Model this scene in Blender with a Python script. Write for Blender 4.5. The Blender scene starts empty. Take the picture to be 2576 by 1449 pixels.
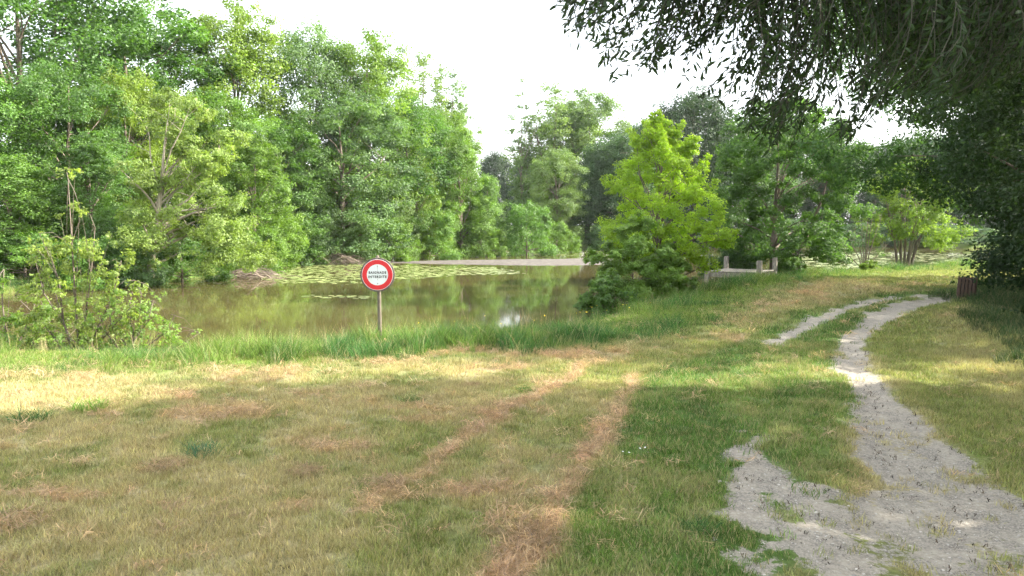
import bpy, math, random
import numpy as np
from mathutils import Vector, Matrix, Euler
random.seed(7)
RNG = np.random.default_rng(7)
SC = bpy.context.scene
COL = SC.collection
R = math.radians

# ------------------------------------------------------------------ camera
CAMH = 2.4
PITCH = R(4.62)
cam = bpy.data.cameras.new('camera')
cam.sensor_width = 36.0
cam.lens = 28.26
cam.clip_end = 2000
cam.clip_start = 0.05
camo = bpy.data.objects.new('camera', cam)
COL.objects.link(camo)
camo.location = (0, 0, CAMH)
camo.rotation_euler = (math.pi / 2 - PITCH, 0, 0)
SC.camera = camo

# ------------------------------------------------------------------ sky, sun, exposure
SUN_AZ, SUN_EL = 86.0, 33.0          # azimuth clockwise from +Y (the way the camera looks)
SKY_STRENGTH = 0.15
SUN_STRENGTH = 5.0
EXPOSURE = 2.05
HAZE = 0.00018
world = bpy.data.worlds.new('World')
SC.world = world
world.use_nodes = True
wn = world.node_tree
sky = wn.nodes.new('ShaderNodeTexSky')
sky.sky_type = 'NISHITA'
sky.sun_disc = False
sky.sun_elevation = R(SUN_EL)
sky.sun_rotation = R(SUN_AZ)
sky.dust_density = 3.0
sky.air_density = 1.0
sky.ozone_density = 1.0
veil = wn.nodes.new('ShaderNodeMix'); veil.data_type = 'RGBA'; veil.inputs[0].default_value = 0.65     # even thin high cloud
wn.links.new(sky.outputs[0], veil.inputs[6]); veil.inputs[7].default_value = (5.1, 5.15, 5.15, 1)
wn.links.new(veil.outputs[2], wn.nodes['Background'].inputs[0])
wn.nodes['Background'].inputs[1].default_value = SKY_STRENGTH
sl = bpy.data.lights.new('sun', 'SUN')
sl.energy = SUN_STRENGTH
sl.angle = R(0.6)
sl.color = (1.0, 0.94, 0.82)
so = bpy.data.objects.new('sun', sl)
COL.objects.link(so)
sdir = Vector((math.sin(R(SUN_AZ)) * math.cos(R(SUN_EL)), math.cos(R(SUN_AZ)) * math.cos(R(SUN_EL)), math.sin(R(SUN_EL))))
so.rotation_euler = sdir.to_track_quat('Z', 'Y').to_euler()
so.location = (40, 10, 60)
SC.view_settings.view_transform = 'Standard'
SC.view_settings.look = 'None'
SC.view_settings.gamma = 1
SC.view_settings.exposure = EXPOSURE
SC.view_settings.use_curve_mapping = False
SC.cycles.use_adaptive_sampling = True
SC.cycles.adaptive_threshold = 0.035
SC.cycles.time_limit = 600
SC.cycles.max_bounces = 7
SC.cycles.volume_bounces = 0
SC.cycles.diffuse_bounces = 3
SC.cycles.glossy_bounces = 3
SC.cycles.transmission_bounces = 4
SC.cycles.transparent_max_bounces = 6
SC.cycles.caustics_reflective = False
SC.cycles.caustics_refractive = False
SC.cycles.use_denoising = True

# ------------------------------------------------------------------ measuring helpers
FPX = 2022.0
cp, sp = math.cos(PITCH), math.sin(PITCH)
def ray(px, py):
    u = (px - 1288.0) / FPX; v = (724.5 - py) / FPX
    return u, cp + v * sp, -sp + v * cp
def G(px, py, z=0.0):
    """point of the horizontal plane z seen at picture position (2576 px wide picture)"""
    x, y, zz = ray(px, py)
    t = (z - CAMH) / zz
    return (x * t, y * t)
def AT(px, py, d):
    x, y, zz = ray(px, py)
    t = d / y
    return Vector((x * t, d, CAMH + zz * t))

# ------------------------------------------------------------------ numpy noise
def _h(ix, iy, s):
    n = (ix.astype(np.int64) * 374761393 + iy.astype(np.int64) * 668265263 + s * 974634777) & 0xffffffff
    n = ((n ^ (n >> 13)) * 1274126177) & 0xffffffff
    n = (n ^ (n >> 16)) & 0xffffffff
    return n / 4294967295.0
def vn(x, y, s=0):
    ix = np.floor(x); iy = np.floor(y)
    fx = x - ix; fy = y - iy
    fx = fx * fx * (3 - 2 * fx); fy = fy * fy * (3 - 2 * fy)
    a = _h(ix, iy, s); b = _h(ix + 1, iy, s); c = _h(ix, iy + 1, s); d = _h(ix + 1, iy + 1, s)
    return (a * (1 - fx) + b * fx) * (1 - fy) + (c * (1 - fx) + d * fx) * fy
def fbm(x, y, s=0, o=4):
    r = 0; a = 0.5; t = 0
    for i in range(o):
        r = r + a * vn(x, y, s + i * 17); t += a; a *= 0.5
        x = x * 2.03 + 5.1; y = y * 2.03 + 9.7
    return r / t
def ss(a, b, x):
    t = np.clip((x - a) / (b - a), 0, 1)
    return t * t * (3 - 2 * t)

# ------------------------------------------------------------------ polygons
def sdist(poly, x, y):
    """signed distance, positive inside"""
    d2 = np.full(x.shape, 1e18); ins = np.zeros(x.shape, bool)
    n = len(poly)
    for i in range(n):
        ax, ay = poly[i]; bx, by = poly[(i + 1) % n]
        ex, ey = bx - ax, by - ay
        t = np.clip(((x - ax) * ex + (y - ay) * ey) / (ex * ex + ey * ey + 1e-12), 0, 1)
        d2 = np.minimum(d2, (x - ax - ex * t) ** 2 + (y - ay - ey * t) ** 2)
        c = ((ay > y) != (by > y))
        if abs(ey) > 1e-9:
            ins ^= c & (x < ax + (y - ay) * ex / ey)
    d = np.sqrt(d2)
    return np.where(ins, d, -d)
WZ = -0.5
near_shore = [(-900, 925), (-300, 912), (0, 908), (300, 905), (560, 903), (700, 897), (800, 885), (1000, 880), (1150, 873), (1230, 862),
              (1350, 850), (1480, 806), (1600, 765), (1700, 738), (1780, 722), (1910, 712), (2000, 702), (2130, 694), (2230, 690), (2330, 680), (2480, 674), (2900, 664)]
far_shore = [(3100, 632), (2500, 628), (2300, 622), (2100, 617), (1900, 620), (1700, 622), (1600, 625), (1500, 622), (1440, 624), (1300, 631), (1200, 633),
             (950, 641), (850, 643), (740, 647), (690, 662), (560, 690), (400, 718), (0, 740), (-300, 762), (-900, 800)]
WATER = [G(a, b, WZ) for a, b in near_shore + far_shore]
RUT_R = [G(a, b) for a, b in [(2470, 737), (2385, 743), (2300, 750), (2240, 763), (2200, 778), (2172, 795), (2150, 815), (2125, 835), (2108, 860), (2103, 890), (2112, 920), (2125, 940),
                             (2135, 980), (2140, 1020), (2132, 1060), (2150, 1100), (2185, 1150), (2180, 1200), (2150, 1250), (2120, 1300), (2140, 1360), (2180, 1449), (2230, 1600),
                             (2990, 1600), (2760, 1449), (2630, 1300), (2560, 1250), (2500, 1200), (2440, 1150), (2380, 1100), (2325, 1060), (2260, 1020), (2222, 980), (2200, 940),
                             (2182, 920), (2172, 890), (2180, 850), (2222, 818), (2270, 793), (2335, 768), (2410, 754), (2480, 748)]]
RUT_L = [G(a, b) for a, b in [(2450, 734), (2290, 740), (2180, 749), (2110, 768), (2040, 798), (1985, 828), (1925, 868), (1960, 868), (2030, 832), (2092, 803), (2165, 773), (2232, 753), (2330, 743), (2450, 738)]]
RUT_N = [G(a, b) for a, b in [(1828, 1060), (1822, 1130), (1816, 1210), (1806, 1300), (1800, 1449), (1780, 1600), (2300, 1600), (2230, 1449), (2200, 1330), (2230, 1260), (2130, 1230), (1990, 1215), (1935, 1170), (1930, 1110), (1900, 1060)]]
HAY_A = [G(a, b) for a, b in [(1580, 945), (1560, 1010), (1540, 1060), (1480, 1085), (1430, 1150), (1405, 1210), (1365, 1280), (1310, 1330), (1250, 1390), (1235, 1449), (1200, 1600), (1330, 1600), (1365, 1449), (1392, 1350), (1425, 1280), (1450, 1200), (1520, 1120), (1570, 1070), (1590, 1010), (1612, 945)]]
HAY_B = [G(a, b) for a, b in [(1500, 905), (1420, 945), (1340, 985), (1260, 1025), (1150, 1100), (1080, 1140), (1045, 1180), (930, 1230), (840, 1310), (900, 1320), (1010, 1230), (1080, 1190), (1160, 1130), (1280, 1045), (1370, 1005), (1440, 955), (1510, 918)]]
FAR_STRAW = [G(a, b) for a, b in [(700, 935), (1000, 905), (1300, 868), (1450, 838), (1600, 800), (1800, 760), (2000, 725), (2200, 703), (2480, 690), (2600, 690), (2500, 712), (2200, 735), (2000, 778), (1800, 835), (1650, 885), (1400, 912), (1000, 940)]]
VERGE = [G(a, b) for a, b in [(1880, 855), (1740, 905), (1640, 940), (1600, 1010), (1585, 1060), (1530, 1130), (1470, 1200), (1435, 1280), (1400, 1360), (1372, 1449), (1340, 1600), (1850, 1600), (2100, 1300), (2160, 1000), (2120, 900), (2200, 800), (2460, 745), (2460, 722), (2200, 742), (2000, 790)]]
RIGHT_STRAW = [G(a, b) for a, b in [(2340, 790), (2330, 850), (2350, 900), (2400, 960), (2500, 1010), (2700, 1060), (2900, 1060), (2620, 900), (2520, 800), (2420, 765)]]

def shore(x, y):
    return -sdist(WATER, x, y)          # positive on land
def height(x, y, d=None):
    if d is None: d = shore(x, y)
    z = np.where(d > 0, -0.52 + 0.52 * ss(-0.1, 2.6, d), -0.52 - 0.9 * ss(0, 4, -d))
    far = ss(60, 130, y) + 0 * x
    z = z + np.where(d > 0, 0.8 * far * ss(2, 12, d), 0)
    land = ss(0.5, 3.5, d)
    z = z + land * (0.09 * (fbm(x * 0.25, y * 0.25, 3, 3) - 0.5) + 0.05 * (fbm(x * 1.3, y * 1.3, 5, 3) - 0.5))
    r = np.clip(np.maximum(sdist(RUT_R, x, y), sdist(RUT_L, x, y)), -0.5, 0.4) if y.size else 0
    z = z - 0.06 * ss(-0.25, 0.3, r)
    return z
def cover(x, y, d=None):
    if d is None: d = shore(x, y)
    wx = (fbm(x * 1.6, y * 1.6, 21, 4) - 0.5); wy = (fbm(x * 1.6, y * 1.6, 41, 4) - 0.5)
    fx = (fbm(x * 7, y * 7, 61, 3) - 0.5); 
    X = x + 0.35 * wx + 0.10 * fx; Y = y + 0.6 * wy
    g1 = ss(-0.20, 0.16, sdist(RUT_R, X, Y) + 0.16 * fx)
    g2 = 0.9 * ss(-0.16, 0.12, sdist(RUT_L, X, Y) + 0.10 * fx) * (0.72 + 0.28 * ss(0.3, 0.5, fbm(x * 2.5, y * 2.5, 71, 3)))
    g3 = ss(-0.15, 0.15, sdist(RUT_N, X, Y) + 0.3 * fx) * ss(0.50, 0.64, fbm(x * 1.7, y * 1.7, 77, 4) * 0.8 + 0.15 * vn(x * 9, y * 9, 5) + 0.10)
    # tongues of grass reaching into the near gravel
    g1 = g1 * (1 - 0.55 * ss(0.66, 0.76, fbm(x * 1.2 + 3, y * 2.1, 93, 4)) * ss(9.5, 7.0, y))
    g = np.clip(np.maximum(np.maximum(g1, g2), g3), 0, 1)
    g = g * (1 - 0.5 * ss(.56, .70, fbm(x * 2.6 + 4, y * 2.0, 97, 4)) * ss(16, 10, y))
    hay = np.maximum(ss(-0.04, 0.06, sdist(HAY_A, X, Y) - .02), 0.8 * ss(-0.05, 0.08, sdist(HAY_B, X, Y) - .01)) * ss(0.25, 0.5, fbm(x * 1.9, y * 1.9, 33, 3) + 0.12)
    n1 = fbm(x * 0.9 + y * 0.12, y * 0.55, 11, 4); n2 = fbm(x * 3.1, y * 2.2, 15, 3); n3 = fbm(x * 0.3, y * 0.3, 19, 3)
    verge = ss(-0.12, 0.12, sdist(VERGE, X, Y))
    meadow = ss(0.40, 0.62, 0.5 * n1 + 0.35 * n2 + 0.15 * n3 + 0.0)
    straw = meadow * 0.80 + 0.06
    vs = 0.38 * ss(0.48, 0.72, n2 * 0.6 + n1 * 0.4) + 0.04
    straw = straw * (1 - verge) + vs * verge
    fs = ss(-0.8, 0.6, sdist(FAR_STRAW, X, Y) + 0.8 * (n2 - 0.5))
    straw = np.maximum(straw, fs * (0.5 + 0.4 * n2))
    rs = ss(-0.5, 0.5, sdist(RIGHT_STRAW, X, Y) + 1.0 * (n2 - 0.5))
    straw = np.maximum(straw, rs * 0.5)
    right = ss(0.0, 0.4, x - 0.06 - np.interp(y, [0, 5.5, 8, 11, 15, 20, 27], [3.7, 3.9, 4.3, 5.4, 6.4, 8.6, 14]))
    straw = straw * (1 - right) + right * np.maximum(rs * 0.5, 0.18 * ss(0.46, 0.66, n2 * .5 + n1 * .5) + 0.05)  # green right verge kept less yellow, its shade partly put into the colour
    bank = ss(5.6, 3.2, d + 1.2 * (n2 - .5))
    far = ss(32, 44, y)
    straw = straw * (1 - 0.93 * bank)
    straw = straw * (1 - 0.5 * far)
    hay = np.maximum(hay, 0.6 * fs * ss(0.60, 0.70, fbm(x * 1.1, y * 1.6, 51, 4)))
    hay = np.maximum(hay, 0.5 * (1 - verge) * (1 - bank) * (1 - right) * ss(0.66, 0.72, fbm(x * 0.9 + 8, y * 1.3, 55, 4)))
    lush = bank * ss(0.3, 0.6, n1 + 0.12)
    return dict(g=g, straw=np.clip(straw, 0, 1), hay=np.clip(hay * (1 - g), 0, 1), verge=verge, bank=bank, lush=lush, n1=n1, n2=n2, far=far, right=right)
C_GREEN = np.array([0.076, 0.165, 0.028]); C_OLIVE = np.array([0.185, 0.225, 0.062]); C_STRAW = np.array([0.420, 0.350, 0.200])
C_HAY = np.array([0.450, 0.310, 0.190]); C_GRAV = np.array([0.40, 0.365, 0.31]); C_LUSH = np.array([0.045, 0.120, 0.028]); C_SOIL = np.array([0.10, 0.075, 0.045])
C_FRESH = np.array([0.160, 0.235, 0.042])
def cover_color(c, soil=0.0):
    s = c['straw'][:, None]
    gr = C_OLIVE * (1 - c['verge'][:, None]) + C_GREEN * c['verge'][:, None]
    n = c['n2'][:, None]
    gr = gr * (0.6 + 0.8 * n)
    fr = ss(0.45, 0.7, c['n1'])[:, None] * 0.45
    gr = gr * (1 - fr) + C_FRESH * fr
    col = gr * (1 - s) + C_STRAW * s
    b = c['bank'][:, None]
    bc = C_LUSH * (1 - c['lush'][:, None]) + C_FRESH * c['lush'][:, None]
    col = col * (1 - b) + bc * b
    col = col * (1 - soil) + C_SOIL * soil
    h = c['hay'][:, None]
    col = col * (1 - h) + C_HAY * h
    return col

# ------------------------------------------------------------------ object helpers
def mesh_np(name, verts, faces_list, smooth=False, attrs=None, mats=None, fmat=None):
    """faces_list: list of int arrays (n,k)"""
    me = bpy.data.meshes.new(name)
    verts = np.asarray(verts, np.float32)
    me.vertices.add(len(verts)); me.vertices.foreach_set('co', verts.ravel())
    loops = np.concatenate([f.ravel() for f in faces_list]).astype(np.int32)
    cnt = np.concatenate([np.full(len(f), f.shape[1], np.int32) for f in faces_list])
    st = np.concatenate([[0], np.cumsum(cnt)[:-1]]).astype(np.int32)
    me.loops.add(len(loops)); me.loops.foreach_set('vertex_index', loops)
    me.polygons.add(len(cnt)); me.polygons.foreach_set('loop_start', st)
    if smooth: me.polygons.foreach_set('use_smooth', np.ones(len(cnt), bool))
    else: me.polygons.foreach_set('use_smooth', np.zeros(len(cnt), bool))
    me.update(calc_edges=True)
    for k, (typ, arr) in (attrs or {}).items():
        a = me.attributes.new(k, typ, 'POINT')
        if typ == 'FLOAT': a.data.foreach_set('value', np.asarray(arr, np.float32).ravel())
        elif typ == 'INT': a.data.foreach_set('value', np.asarray(arr, np.int32).ravel())
        elif typ == 'FLOAT_VECTOR': a.data.foreach_set('vector', np.asarray(arr, np.float32).ravel())
        elif typ == 'FLOAT_COLOR':
            c = np.ones((len(arr), 4), np.float32); c[:, :3] = arr
            a.data.foreach_set('color', c.ravel())
    for m in (mats or []): me.materials.append(m)
    return me
def obj(name, me, parent=None, loc=None, **props):
    o = bpy.data.objects.new(name, me); COL.objects.link(o)
    if parent: o.parent = parent
    if loc is not None: o.location = loc
    for k, v in props.items(): o[k] = v
    return o
def thing(name, label, cat, loc=(0, 0, 0), rotz=0.0, group=None):
    o = bpy.data.objects.new(name, None); COL.objects.link(o)
    o.empty_display_size = 0.2
    o.location = loc; o.rotation_euler = (0, 0, rotz); o['label'] = label; o['category'] = cat
    if group: o['group'] = group
    return o
class MB:
    """collects boxes, tubes and discs into one mesh"""
    def __init__(s): s.v = []; s.f = []
    def box(s, c, size, rot=None, taper=1.0, bevel=0.0):
        n = len(s.v); sx, sy, sz = [a / 2 for a in size]
        M = rot.to_matrix() if rot is not None else Matrix.Identity(3)
        b = bevel
        if b <= 0:
            for z in (-sz, sz):
                k = taper if z > 0 else 1
                for x, y in ((-sx, -sy), (sx, -sy), (sx, sy), (-sx, sy)):
                    s.v.append(Vector(c) + M @ Vector((x * k, y * k, z)))
            s.f += [[n, n + 3, n + 2, n + 1], [n + 4, n + 5, n + 6, n + 7]]
            for i in range(4): j = (i + 1) % 4; s.f.append([n + i, n + j, n + 4 + j, n + 4 + i])
        else:
            rings = [(-sz, b), (-sz + b, 0), (sz - b, 0), (sz, b)]
            for z, ins in rings:
                x0, y0 = sx - ins, sy - ins; q = b if ins == 0 else b * 0.3
                for x, y in ((-x0 + q, -y0), (x0 - q, -y0), (x0, -y0 + q), (x0, y0 - q), (x0 - q, y0), (-x0 + q, y0), (-x0, y0 - q), (-x0, -y0 + q)):
                    s.v.append(Vector(c) + M @ Vector((x, y, z)))
            s.f += [[n + 7 - i for i in range(8)], [n + 24 + i for i in range(8)]]
            for r in range(3):
                for i in range(8):
                    j = (i + 1) % 8; s.f.append([n + r * 8 + i, n + r * 8 + j, n + r * 8 + 8 + j, n + r * 8 + 8 + i])
    def tube(s, pts, rads, seg=6, cap=True):
        n = len(s.v); k = len(pts); pts = [Vector(p) for p in pts]
        ref = Vector((0.3, 0.9, 0.2)).normalized()
        for i in range(k):
            d = (pts[min(i + 1, k - 1)] - pts[max(i - 1, 0)])
            if d.length < 1e-6: d = Vector((0, 0, 1))
            d.normalize(); a = d.cross(ref)
            if a.length < 1e-3: a = d.cross(Vector((1, 0, 0)))
            a.normalize(); b = d.cross(a)
            for j in range(seg):
                t = 2 * math.pi * j / seg
                s.v.append(pts[i] + (a * math.cos(t) + b * math.sin(t)) * rads[i])
        for i in range(k - 1):
            for j in range(seg):
                q = (j + 1) % seg
                s.f.append([n + i * seg + j, n + i * seg + q, n + (i + 1) * seg + q, n + (i + 1) * seg + j])
        if cap:
            s.f.append([n + j for j in range(seg)][::-1]); s.f.append([n + (k - 1) * seg + j for j in range(seg)])
    def mesh(s, name, mat, smooth=False):
        me = bpy.data.meshes.new(name)
        me.from_pydata([tuple(v) for v in s.v], [], s.f)
        if smooth: me.polygons.foreach_set('use_smooth', [True] * len(me.polygons))
        me.materials.append(mat); me.update()
        return me

# ------------------------------------------------------------------ materials
def newmat(name):
    m = bpy.data.materials.new(name); m.use_nodes = True
    nt = m.node_tree; b = nt.nodes['Principled BSDF']
    return m, nt, b
def N(nt, t, **kw):
    n = nt.nodes.new(t)
    for k, v in kw.items(): setattr(n, k, v)
    return n
def mixrgb(nt, mode, fac, a, b):
    n = nt.nodes.new('ShaderNodeMix'); n.data_type = 'RGBA'; n.blend_type = mode
    for i, v in ((0, fac), (6, a), (7, b)):
        if isinstance(v, bpy.types.NodeSocket): nt.links.new(v, n.inputs[i])
        elif isinstance(v, (int, float)): n.inputs[i].default_value = v
        else: n.inputs[i].default_value = (*v[:3], 1)
    return n.outputs[2]
def maprange(nt, v, a, b, c, d):
    n = nt.nodes.new('ShaderNodeMapRange'); nt.links.new(v, n.inputs[0])
    for i, q in enumerate((a, b, c, d)): n.inputs[i + 1].default_value = q
    return n.outputs[0]
def noise(nt, scale, detail=4, vec=None, rough=0.6):
    n = nt.nodes.new('ShaderNodeTexNoise'); n.inputs['Scale'].default_value = scale; n.inputs['Detail'].default_value = detail; n.inputs['Roughness'].default_value = rough
    if vec is not None: nt.links.new(vec, n.inputs['Vector'])
    return n.outputs['Fac']
def world_pos(nt):
    return nt.nodes.new('ShaderNodeNewGeometry').outputs['Position']
def leaf_shader(nt, b, colsock, trans=0.42, rough=0.5, spec=0.35, tmul=(1.5, 1.6, 0.7)):
    out = nt.nodes['Material Output']
    nt.links.new(colsock, b.inputs['Base Color'])
    b.inputs['Roughness'].default_value = rough
    b.inputs['Specular IOR Level'].default_value = spec
    tr = nt.nodes.new('ShaderNodeBsdfTranslucent')
    nt.links.new(mixrgb(nt, 'MULTIPLY', 1.0, colsock, tmul), tr.inputs[0])
    mx = nt.nodes.new('ShaderNodeMixShader'); mx.inputs[0].default_value = trans
    nt.links.new(b.outputs[0], mx.inputs[1]); nt.links.new(tr.outputs[0], mx.inputs[2])
    nt.links.new(mx.outputs[0], out.inputs[0])
def make_leaf_mat(name='leaves', trans=0.42, rough=0.5, spec=0.4):
    m, nt, b = newmat(name)
    oi = nt.nodes.new('ShaderNodeObjectInfo')
    at = N(nt, 'ShaderNodeAttribute', attribute_name='tint')
    at2 = N(nt, 'ShaderNodeAttribute', attribute_name='young')
    c = mixrgb(nt, 'MIX', maprange(nt, at2.outputs['Fac'], 0.45, 1.0, 0, 0.55), oi.outputs['Color'], mixrgb(nt, 'MULTIPLY', 1.0, oi.outputs['Color'], (1.45, 1.35, 0.95)))
    k = maprange(nt, at.outputs['Fac'], 0, 1, 0.62, 1.4)
    cm = nt.nodes.new('ShaderNodeCombineColor')
    for i in range(3): nt.links.new(k, cm.inputs[i])
    c = mixrgb(nt, 'MULTIPLY', 1.0, c, cm.outputs[0])
    leaf_shader(nt, b, c, trans, rough, spec)
    return m
M_LEAF = make_leaf_mat()
M_WILLOW = make_leaf_mat('willow_leaves', trans=0.35, rough=0.6, spec=0.2)
M_LEAF_BACK = make_leaf_mat('thin_leaves', trans=0.55)
def make_blade_mat(name, trans=0.35):
    m, nt, b = newmat(name)
    ic = N(nt, 'ShaderNodeAttribute', attribute_type='INSTANCER', attribute_name='col')
    v = N(nt, 'ShaderNodeAttribute', attribute_name='v')
    w = N(nt, 'ShaderNodeAttribute', attribute_name='dry')
    k = maprange(nt, v.outputs['Fac'], 0, 1, 0.45, 1.6)
    cm = nt.nodes.new('ShaderNodeCombineColor')
    for i in range(3): nt.links.new(k, cm.inputs[i])
    c = mixrgb(nt, 'MULTIPLY', 1.0, ic.outputs['Color'], cm.outputs[0])
    c = mixrgb(nt, 'MIX', w.outputs['Fac'], c, tuple(C_STRAW))
    leaf_shader(nt, b, c, trans, 0.55, 0.3, (1.3, 1.35, 0.8))
    return m
M_BLADE = make_blade_mat('grass_blades')
def bark(name, c1, c2, sc=9.0):
    m, nt, b = newmat(name)
    tc = nt.nodes.new('ShaderNodeTexCoord')
    mp = nt.nodes.new('ShaderNodeMapping'); mp.inputs['Scale'].default_value = (sc, sc, sc * 0.18)
    nt.links.new(tc.outputs['Object'], mp.inputs[0])
    f = noise(nt, 1.0, 5, mp.outputs[0])
    nt.links.new(mixrgb(nt, 'MIX', maprange(nt, f, 0.35, 0.65, 0, 1), c1, c2), b.inputs['Base Color'])
    b.inputs['Roughness'].default_value = 0.9
    bp = nt.nodes.new('ShaderNodeBump'); bp.inputs['Strength'].default_value = 0.6; bp.inputs['Distance'].default_value = 0.03
    nt.links.new(f, bp.inputs['Height']); nt.links.new(bp.outputs[0], b.inputs['Normal'])
    return m
M_BARK = bark('bark', (0.10, 0.075, 0.055), (0.20, 0.165, 0.13))
M_BARK_PALE = bark('pale_bark', (0.20, 0.17, 0.12), (0.38, 0.34, 0.27))
M_WILLOW_BARK = bark('willow_twig_bark', (0.022, 0.024, 0.014), (0.045, 0.042, 0.026))
M_DEAD = bark('dead_wood', (0.13, 0.10, 0.08), (0.30, 0.24, 0.19), 20)
M_WOOD = bark('weathered_wood', (0.15, 0.130, 0.11), (0.31, 0.28, 0.24), 26)
M_WOOD_DK = bark('sign_board_wood', (0.08, 0.066, 0.055), (0.17, 0.145, 0.125), 34)
M_POST = bark('post_wood', (0.10, 0.082, 0.06), (0.19, 0.16, 0.12), 40)
M_BIN = bark('brown_stained_wood', (0.055, 0.036, 0.025), (0.11, 0.070, 0.048), 30)
M_BIN_IN = bark('bin_lining', (0.02, 0.016, 0.014), (0.04, 0.03, 0.025), 12)
def paint(name, c, rough=0.35, dirt=0.0, metal=0):
    m, nt, b = newmat(name)
    tc = nt.nodes.new('ShaderNodeTexCoord')
    f = noise(nt, 9.0, 6, tc.outputs['Object'])
    nt.links.new(mixrgb(nt, 'MIX', maprange(nt, f, 0.45, 0.8, 0, dirt), c, (0.25, 0.22, 0.16)), b.inputs['Base Color'])
    b.inputs['Roughness'].default_value = rough; b.inputs['Metallic'].default_value = metal
    return m
M_RED = paint('red_enamel', (0.62, 0.012, 0.022), 0.35, 0.06)
M_WHITE = paint('white_enamel', (0.74, 0.78, 0.80), 0.4, 0.15)
M_BLACK = paint('black_print', (0.012, 0.012, 0.014), 0.5)
M_STEEL = paint('bolt_steel', (0.16, 0.16, 0.17), 0.5, 0.4, 0.6)
M_RUST = paint('rust_mark', (0.26, 0.24, 0.23), 0.8, 0.6)

# ground material: painted cover colour (soil, turf, straw, gravel) with fine grain
def ground_mat():
    m, nt, b = newmat('ground_cover')
    a = N(nt, 'ShaderNodeAttribute', attribute_name='cover')
    gr = N(nt, 'ShaderNodeAttribute', attribute_name='gravel')
    pos = world_pos(nt)
    f1 = noise(nt, 22, 5, pos); f2 = noise(nt, 130, 3, pos, 0.7); f3 = noise(nt, 4.0, 5, pos)
    k = maprange(nt, f1, 0.25, 0.75, 0.55, 1.45)
    cm = nt.nodes.new('ShaderNodeCombineColor')
    for i in range(3): nt.links.new(k, cm.inputs[i])
    turf = mixrgb(nt, 'MULTIPLY', 1.0, a.outputs['Color'], cm.outputs[0])
    vor = nt.nodes.new('ShaderNodeTexVoronoi'); vor.inputs['Scale'].default_value = 75; nt.links.new(pos, vor.inputs['Vector'])
    vc = nt.nodes.new('ShaderNodeRGBToBW'); nt.links.new(vor.outputs['Color'], vc.inputs[0])
    stone = mixrgb(nt, 'MIX', maprange(nt, vc.outputs[0], 0.15, 0.85, 0, 1), (0.16, 0.145, 0.125), (0.40, 0.365, 0.31))
    sand = mixrgb(nt, 'MIX', maprange(nt, f1, 0.35, 0.65, 0, 1), (0.30, 0.265, 0.215), (0.48, 0.43, 0.35))
    gravc = mixrgb(nt, 'MIX', maprange(nt, f3, 0.40, 0.60, 0.15, 0.9), sand, stone)
    gravc = mixrgb(nt, 'MIX', maprange(nt, f2, 0.62, 0.74, 0, 0.75), gravc, (0.13, 0.11, 0.085))
    fr = nt.nodes.new('ShaderNodeMath'); fr.operation = 'ADD'
    nt.links.new(gr.outputs['Fac'], fr.inputs[0]); nt.links.new(maprange(nt, noise(nt, 14, 6, pos, 0.75), 0.3, 0.7, -0.42, 0.42), fr.inputs[1])
    col = mixrgb(nt, 'MIX', maprange(nt, fr.outputs[0], 0.40, 0.60, 0, 1), turf, gravc)
    nt.links.new(col, b.inputs['Base Color'])
    b.inputs['Roughness'].default_value = 0.95; b.inputs['Specular IOR Level'].default_value = 0.15
    bp = nt.nodes.new('ShaderNodeBump'); bp.inputs['Strength'].default_value = 0.7; bp.inputs['Distance'].default_value = 0.02
    ad = nt.nodes.new('ShaderNodeMath'); ad.operation = 'ADD'; nt.links.new(f1, ad.inputs[0]); nt.links.new(f2, ad.inputs[1])
    nt.links.new(ad.outputs[0], bp.inputs['Height']); nt.links.new(bp.outputs[0], b.inputs['Normal'])
    return m
M_GROUND = ground_mat()

# ------------------------------------------------------------------ ground sheet
def spaced(lim, a, b):
    out = [0.0]
    while out[-1] < lim: out.append(out[-1] + a + b * out[-1])
    return np.array(out)
xs = spaced(420, 0.07, 0.021); xs = np.concatenate([-xs[:0:-1], xs]) + 1.0
yf = 4.5 + spaced(600, 0.065, 0.0135); yb = 4.5 - spaced(60, 0.5, 0.15)[1:]
ys = np.concatenate([yb[::-1], yf])
GX, GY = np.meshgrid(xs, ys)
gx, gy = GX.ravel(), GY.ravel()
gd = shore(gx, gy)
gz = height(gx, gy, gd)
gc = cover(gx, gy, gd)
gcol = cover_color(gc, 0.18)
mud = ss(0.45, -0.1, gd)[:, None]
gcol = gcol * (1 - mud) + np.array([0.085, 0.062, 0.038]) * mud
fb = (ss(44, 60, gy) * ss(0, 3, gd))[:, None]
gcol = gcol * (1 - fb) + (np.array([0.095, 0.15, 0.035]) * (0.5 + gc['n1'][:, None])) * fb
ny, nx = GX.shape
ii = (np.arange(ny - 1)[:, None] * nx + np.arange(nx - 1)[None, :]).ravel()
quads = np.stack([ii, ii + 1, ii + nx + 1, ii + nx], 1)
me = mesh_np('ground', np.stack([gx, gy, gz], 1), [quads], True,
             {'cover': ('FLOAT_COLOR', gcol), 'gravel': ('FLOAT', gc['g'])}, [M_GROUND])
obj('ground', me, kind='structure')

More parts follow.
